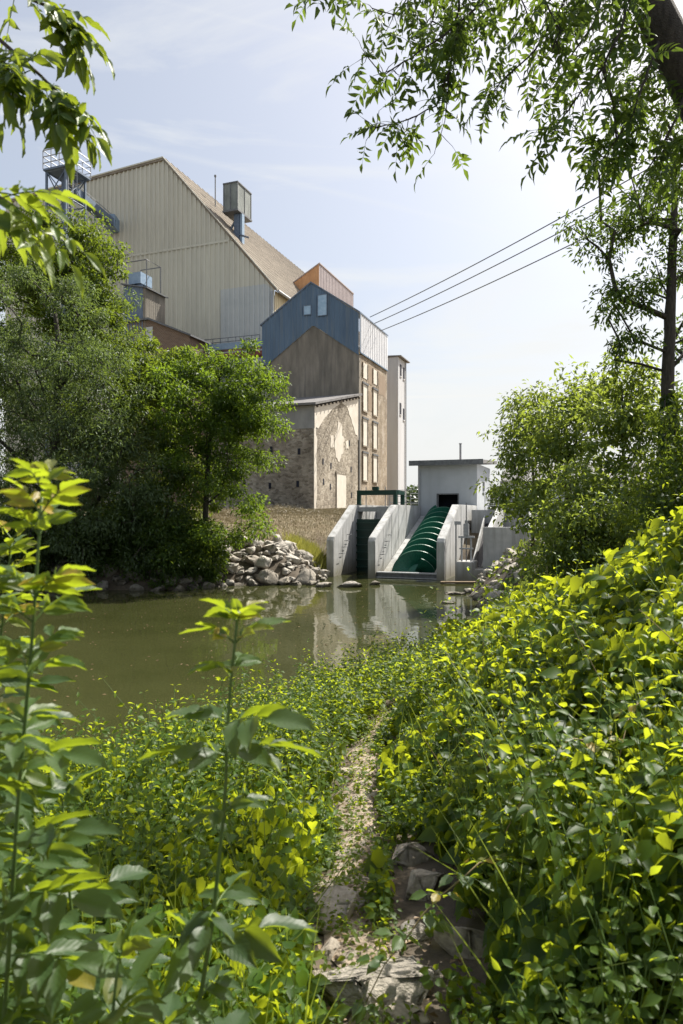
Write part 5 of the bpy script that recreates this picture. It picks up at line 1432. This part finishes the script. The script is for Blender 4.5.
mb = MB(); obox(mb, q0+np.array([0,.9,.75]), q0+(q1-q0)*.75+np.array([0,.9,.75]), .05, .06); obox(mb, q0+np.array([0,.9,1.1]), q0+(q1-q0)*.75+np.array([0,.9,1.1]), .05, .06)
for f in np.linspace(0, .75, 9): mb.tube([q0+(q1-q0)*f+np.array([0,.9,0]), q0+(q1-q0)*f+np.array([0,.9,1.1])], .03, 4)
mb.build('handrail', M['steel_dark'], r)
for f in (.08, .5):
    mb = MB(); q = q0+(q1-q0)*f; mb.tube([q-np.array([0,-.3,.6]), np.array([q[0], q[1]+.3, 3.0])], .14, 8); mb.build('leg', M['steel_blue'], r)

# house half hidden behind the shrubs on the right, far wood
r = thing('grey_house', 'grey house half hidden behind the right bank trees', 'house', (13.2, 40, 3.0), TH, frame=True)
mb = MB(); mb.box(-3.5, 4, 0, 6, 2.6, 4.7); mb.prism([(0,4.7),(6,4.7),(3,5.7)], 'x', -3.5, 4); mb.build('wall', M['render_grey'], r)
mb = MB(); mb.prism([(-.3,4.6),(3,5.75),(6.3,4.6),(6.3,4.75),(3,5.92),(-.3,4.75)], 'x', -3.8, 4.3); mb.build('roof', M['tile_grey'], r)
for a in (-2.4, 1.6):
    mb = MB(); mb.box(a, a+.9, -.03, .1, 3.3, 4.3); mb.build('window', M['pane'], r)
rng = np.random.default_rng(9)
n = 30000
xx = rng.uniform(-60, 230, n); yy = rng.uniform(210, 260, n); hh = 7.5+2.2*fbm(xx, yy*.1, 31, .09, 3)+.8*fbm(xx, yy, 32, .6, 2)
pos = np.stack([xx, yy, 3+hh*rng.uniform(.02, 1, n)**.7], -1)
tag(leaf_mesh('far_wood', T_LOW, pos, rand_unit(n)+np.array([0,0,-.3]), rand_unit(n)+np.array([0,-.6,.8]), 1.6, 1.3, rng.uniform(0, 1, n), M['hedge']), kind='stuff')

# ------------------------------------------------------------------ power lines
for (ax_, ay_), (bx, by), lab in [((370,317),(587,198),'highest of the three power lines rising right from the mill'), ((373,324),(590,211),'middle one of the three power lines rising right from the mill'), ((380,331),(592,229),'lowest of the three power lines rising right from the mill')]:
    t = (780-ax_)/(bx-ax_); a = P(ax_, ay_, 59); e = P(780, ay_+(by-ay_)*t, 30)
    pts = []
    for f in np.linspace(0, 1, 24): pts.append(a+(e-a)*f-np.array([0, 0, .35*4*f*(1-f)]))
    mb = MB(); mb.tube(pts, .034, 6); tag(mb.build('power_line', M['steel_dark'], smooth=True), lab, 'cable', 'power lines from the mill')

# ------------------------------------------------------------------ sky, sun, camera
EL, AZ = R(52), R(48)
w = bpy.data.worlds.new('World'); scene.world = w; w.use_nodes = True
nt = w.node_tree; bg = nt.nodes['Background']
sky = N(nt, 'ShaderNodeTexSky', sky_type='NISHITA', sun_disc=False, sun_elevation=EL, sun_rotation=AZ, air_density=1.0, dust_density=4.0, ozone_density=1.0)
tc = N(nt, 'ShaderNodeTexCoord'); sp = N(nt, 'ShaderNodeSeparateXYZ'); nt.links.new(tc.outputs['Generated'], sp.inputs[0])
mp = N(nt, 'ShaderNodeMapping'); mp.inputs['Scale'].default_value = (1.2, 1.2, 5.5); mp.inputs['Rotation'].default_value = (0, R(8), 0); nt.links.new(tc.outputs['Generated'], mp.inputs[0])
c1 = noise(nt, mp.outputs[0], 1.6, 8, .6, .6)
band = N(nt, 'ShaderNodeMapRange', inp={1: .05, 2: .42, 3: .22, 4: -.12}); nt.links.new(sp.outputs[2], band.inputs[0])
cs = N(nt, 'ShaderNodeMath', operation='ADD'); nt.links.new(c1, cs.inputs[0]); nt.links.new(band.outputs[0], cs.inputs[1])
cr = ramp(nt, [(.44, (0,0,0)), (.66, (1,1,1))]); nt.links.new(cs.outputs[0], cr.inputs[0])
def contrail(p, q, wd, strength):
    a = norm(P(*p, 1.0)-np.array([0,0,CAM_Z])); b = norm(P(*q, 1.0)-np.array([0,0,CAM_Z])); n = norm(np.cross(a, b))
    dp = N(nt, 'ShaderNodeVectorMath', operation='DOT_PRODUCT'); dp.inputs[1].default_value = tuple(n); nt.links.new(tc.outputs['Generated'], dp.inputs[0])
    ab = N(nt, 'ShaderNodeMath', operation='ABSOLUTE'); nt.links.new(dp.outputs['Value'], ab.inputs[0])
    mr = N(nt, 'ShaderNodeMapRange', inp={1: 0.0, 2: wd, 3: strength, 4: 0.0}); nt.links.new(ab.outputs[0], mr.inputs[0])
    ns = noise(nt, tc.outputs['Generated'], 9, 4); ml = N(nt, 'ShaderNodeMath', operation='MULTIPLY'); nt.links.new(mr.outputs[0], ml.inputs[0]); nt.links.new(ns, ml.inputs[1])
    return ml.outputs[0]
veil = N(nt, 'ShaderNodeMath', operation='MULTIPLY_ADD', inp={1: .56, 2: .32}); nt.links.new(cr.outputs[0], veil.inputs[0])
tot = veil.outputs[0]
for c in (contrail((0,113), (300,184), .006, .22), contrail((160,0), (330,42), .004, .14), contrail((410,397), (520,395), .0025, .5)):
    a = N(nt, 'ShaderNodeMath', operation='ADD', use_clamp=True); nt.links.new(tot, a.inputs[0]); nt.links.new(c, a.inputs[1]); tot = a.outputs[0]
CLOUD = 5.6
col = mix(nt, tot, sky.outputs[0], (CLOUD*.985, CLOUD, CLOUD*.99))
nt.links.new(col, bg.inputs['Color']); bg.inputs['Strength'].default_value = .09

sd = bpy.data.lights.new('sun', 'SUN'); sd.energy = 5.0; sd.angle = R(.55); sd.color = (1, .95, .86)
so = bpy.data.objects.new('sun', sd); COL.objects.link(so)
S = Vector((math.sin(AZ)*math.cos(EL), math.cos(AZ)*math.cos(EL), math.sin(EL)))
so.rotation_euler = S.to_track_quat('Z', 'Y').to_euler(); so.location = (10, 10, 30)

cd = bpy.data.cameras.new('camera'); cd.sensor_fit = 'VERTICAL'; cd.sensor_height = 36; cd.sensor_width = 24; cd.lens = 24.0
cd.clip_start = .05; cd.clip_end = 3000
cd.dof.use_dof = True; cd.dof.focus_distance = 14.0; cd.dof.aperture_fstop = 5.6
co = bpy.data.objects.new('camera', cd); COL.objects.link(co); co.location = (0, 0, CAM_Z); co.rotation_euler = (R(90), 0, 0)
scene.camera = co
scene.view_settings.view_transform = 'Standard'; scene.view_settings.look = 'None'; scene.view_settings.gamma = 1
scene.view_settings.use_curve_mapping = False; scene.view_settings.exposure = 0.9
scene.render.engine = 'CYCLES'
cy = scene.cycles
cy.max_bounces = 8; cy.diffuse_bounces = 2; cy.glossy_bounces = 3; cy.transmission_bounces = 5; cy.transparent_max_bounces = 6
cy.use_denoising = True; cy.caustics_reflective = False; cy.caustics_refractive = False
cy.sample_clamp_indirect = 6.0
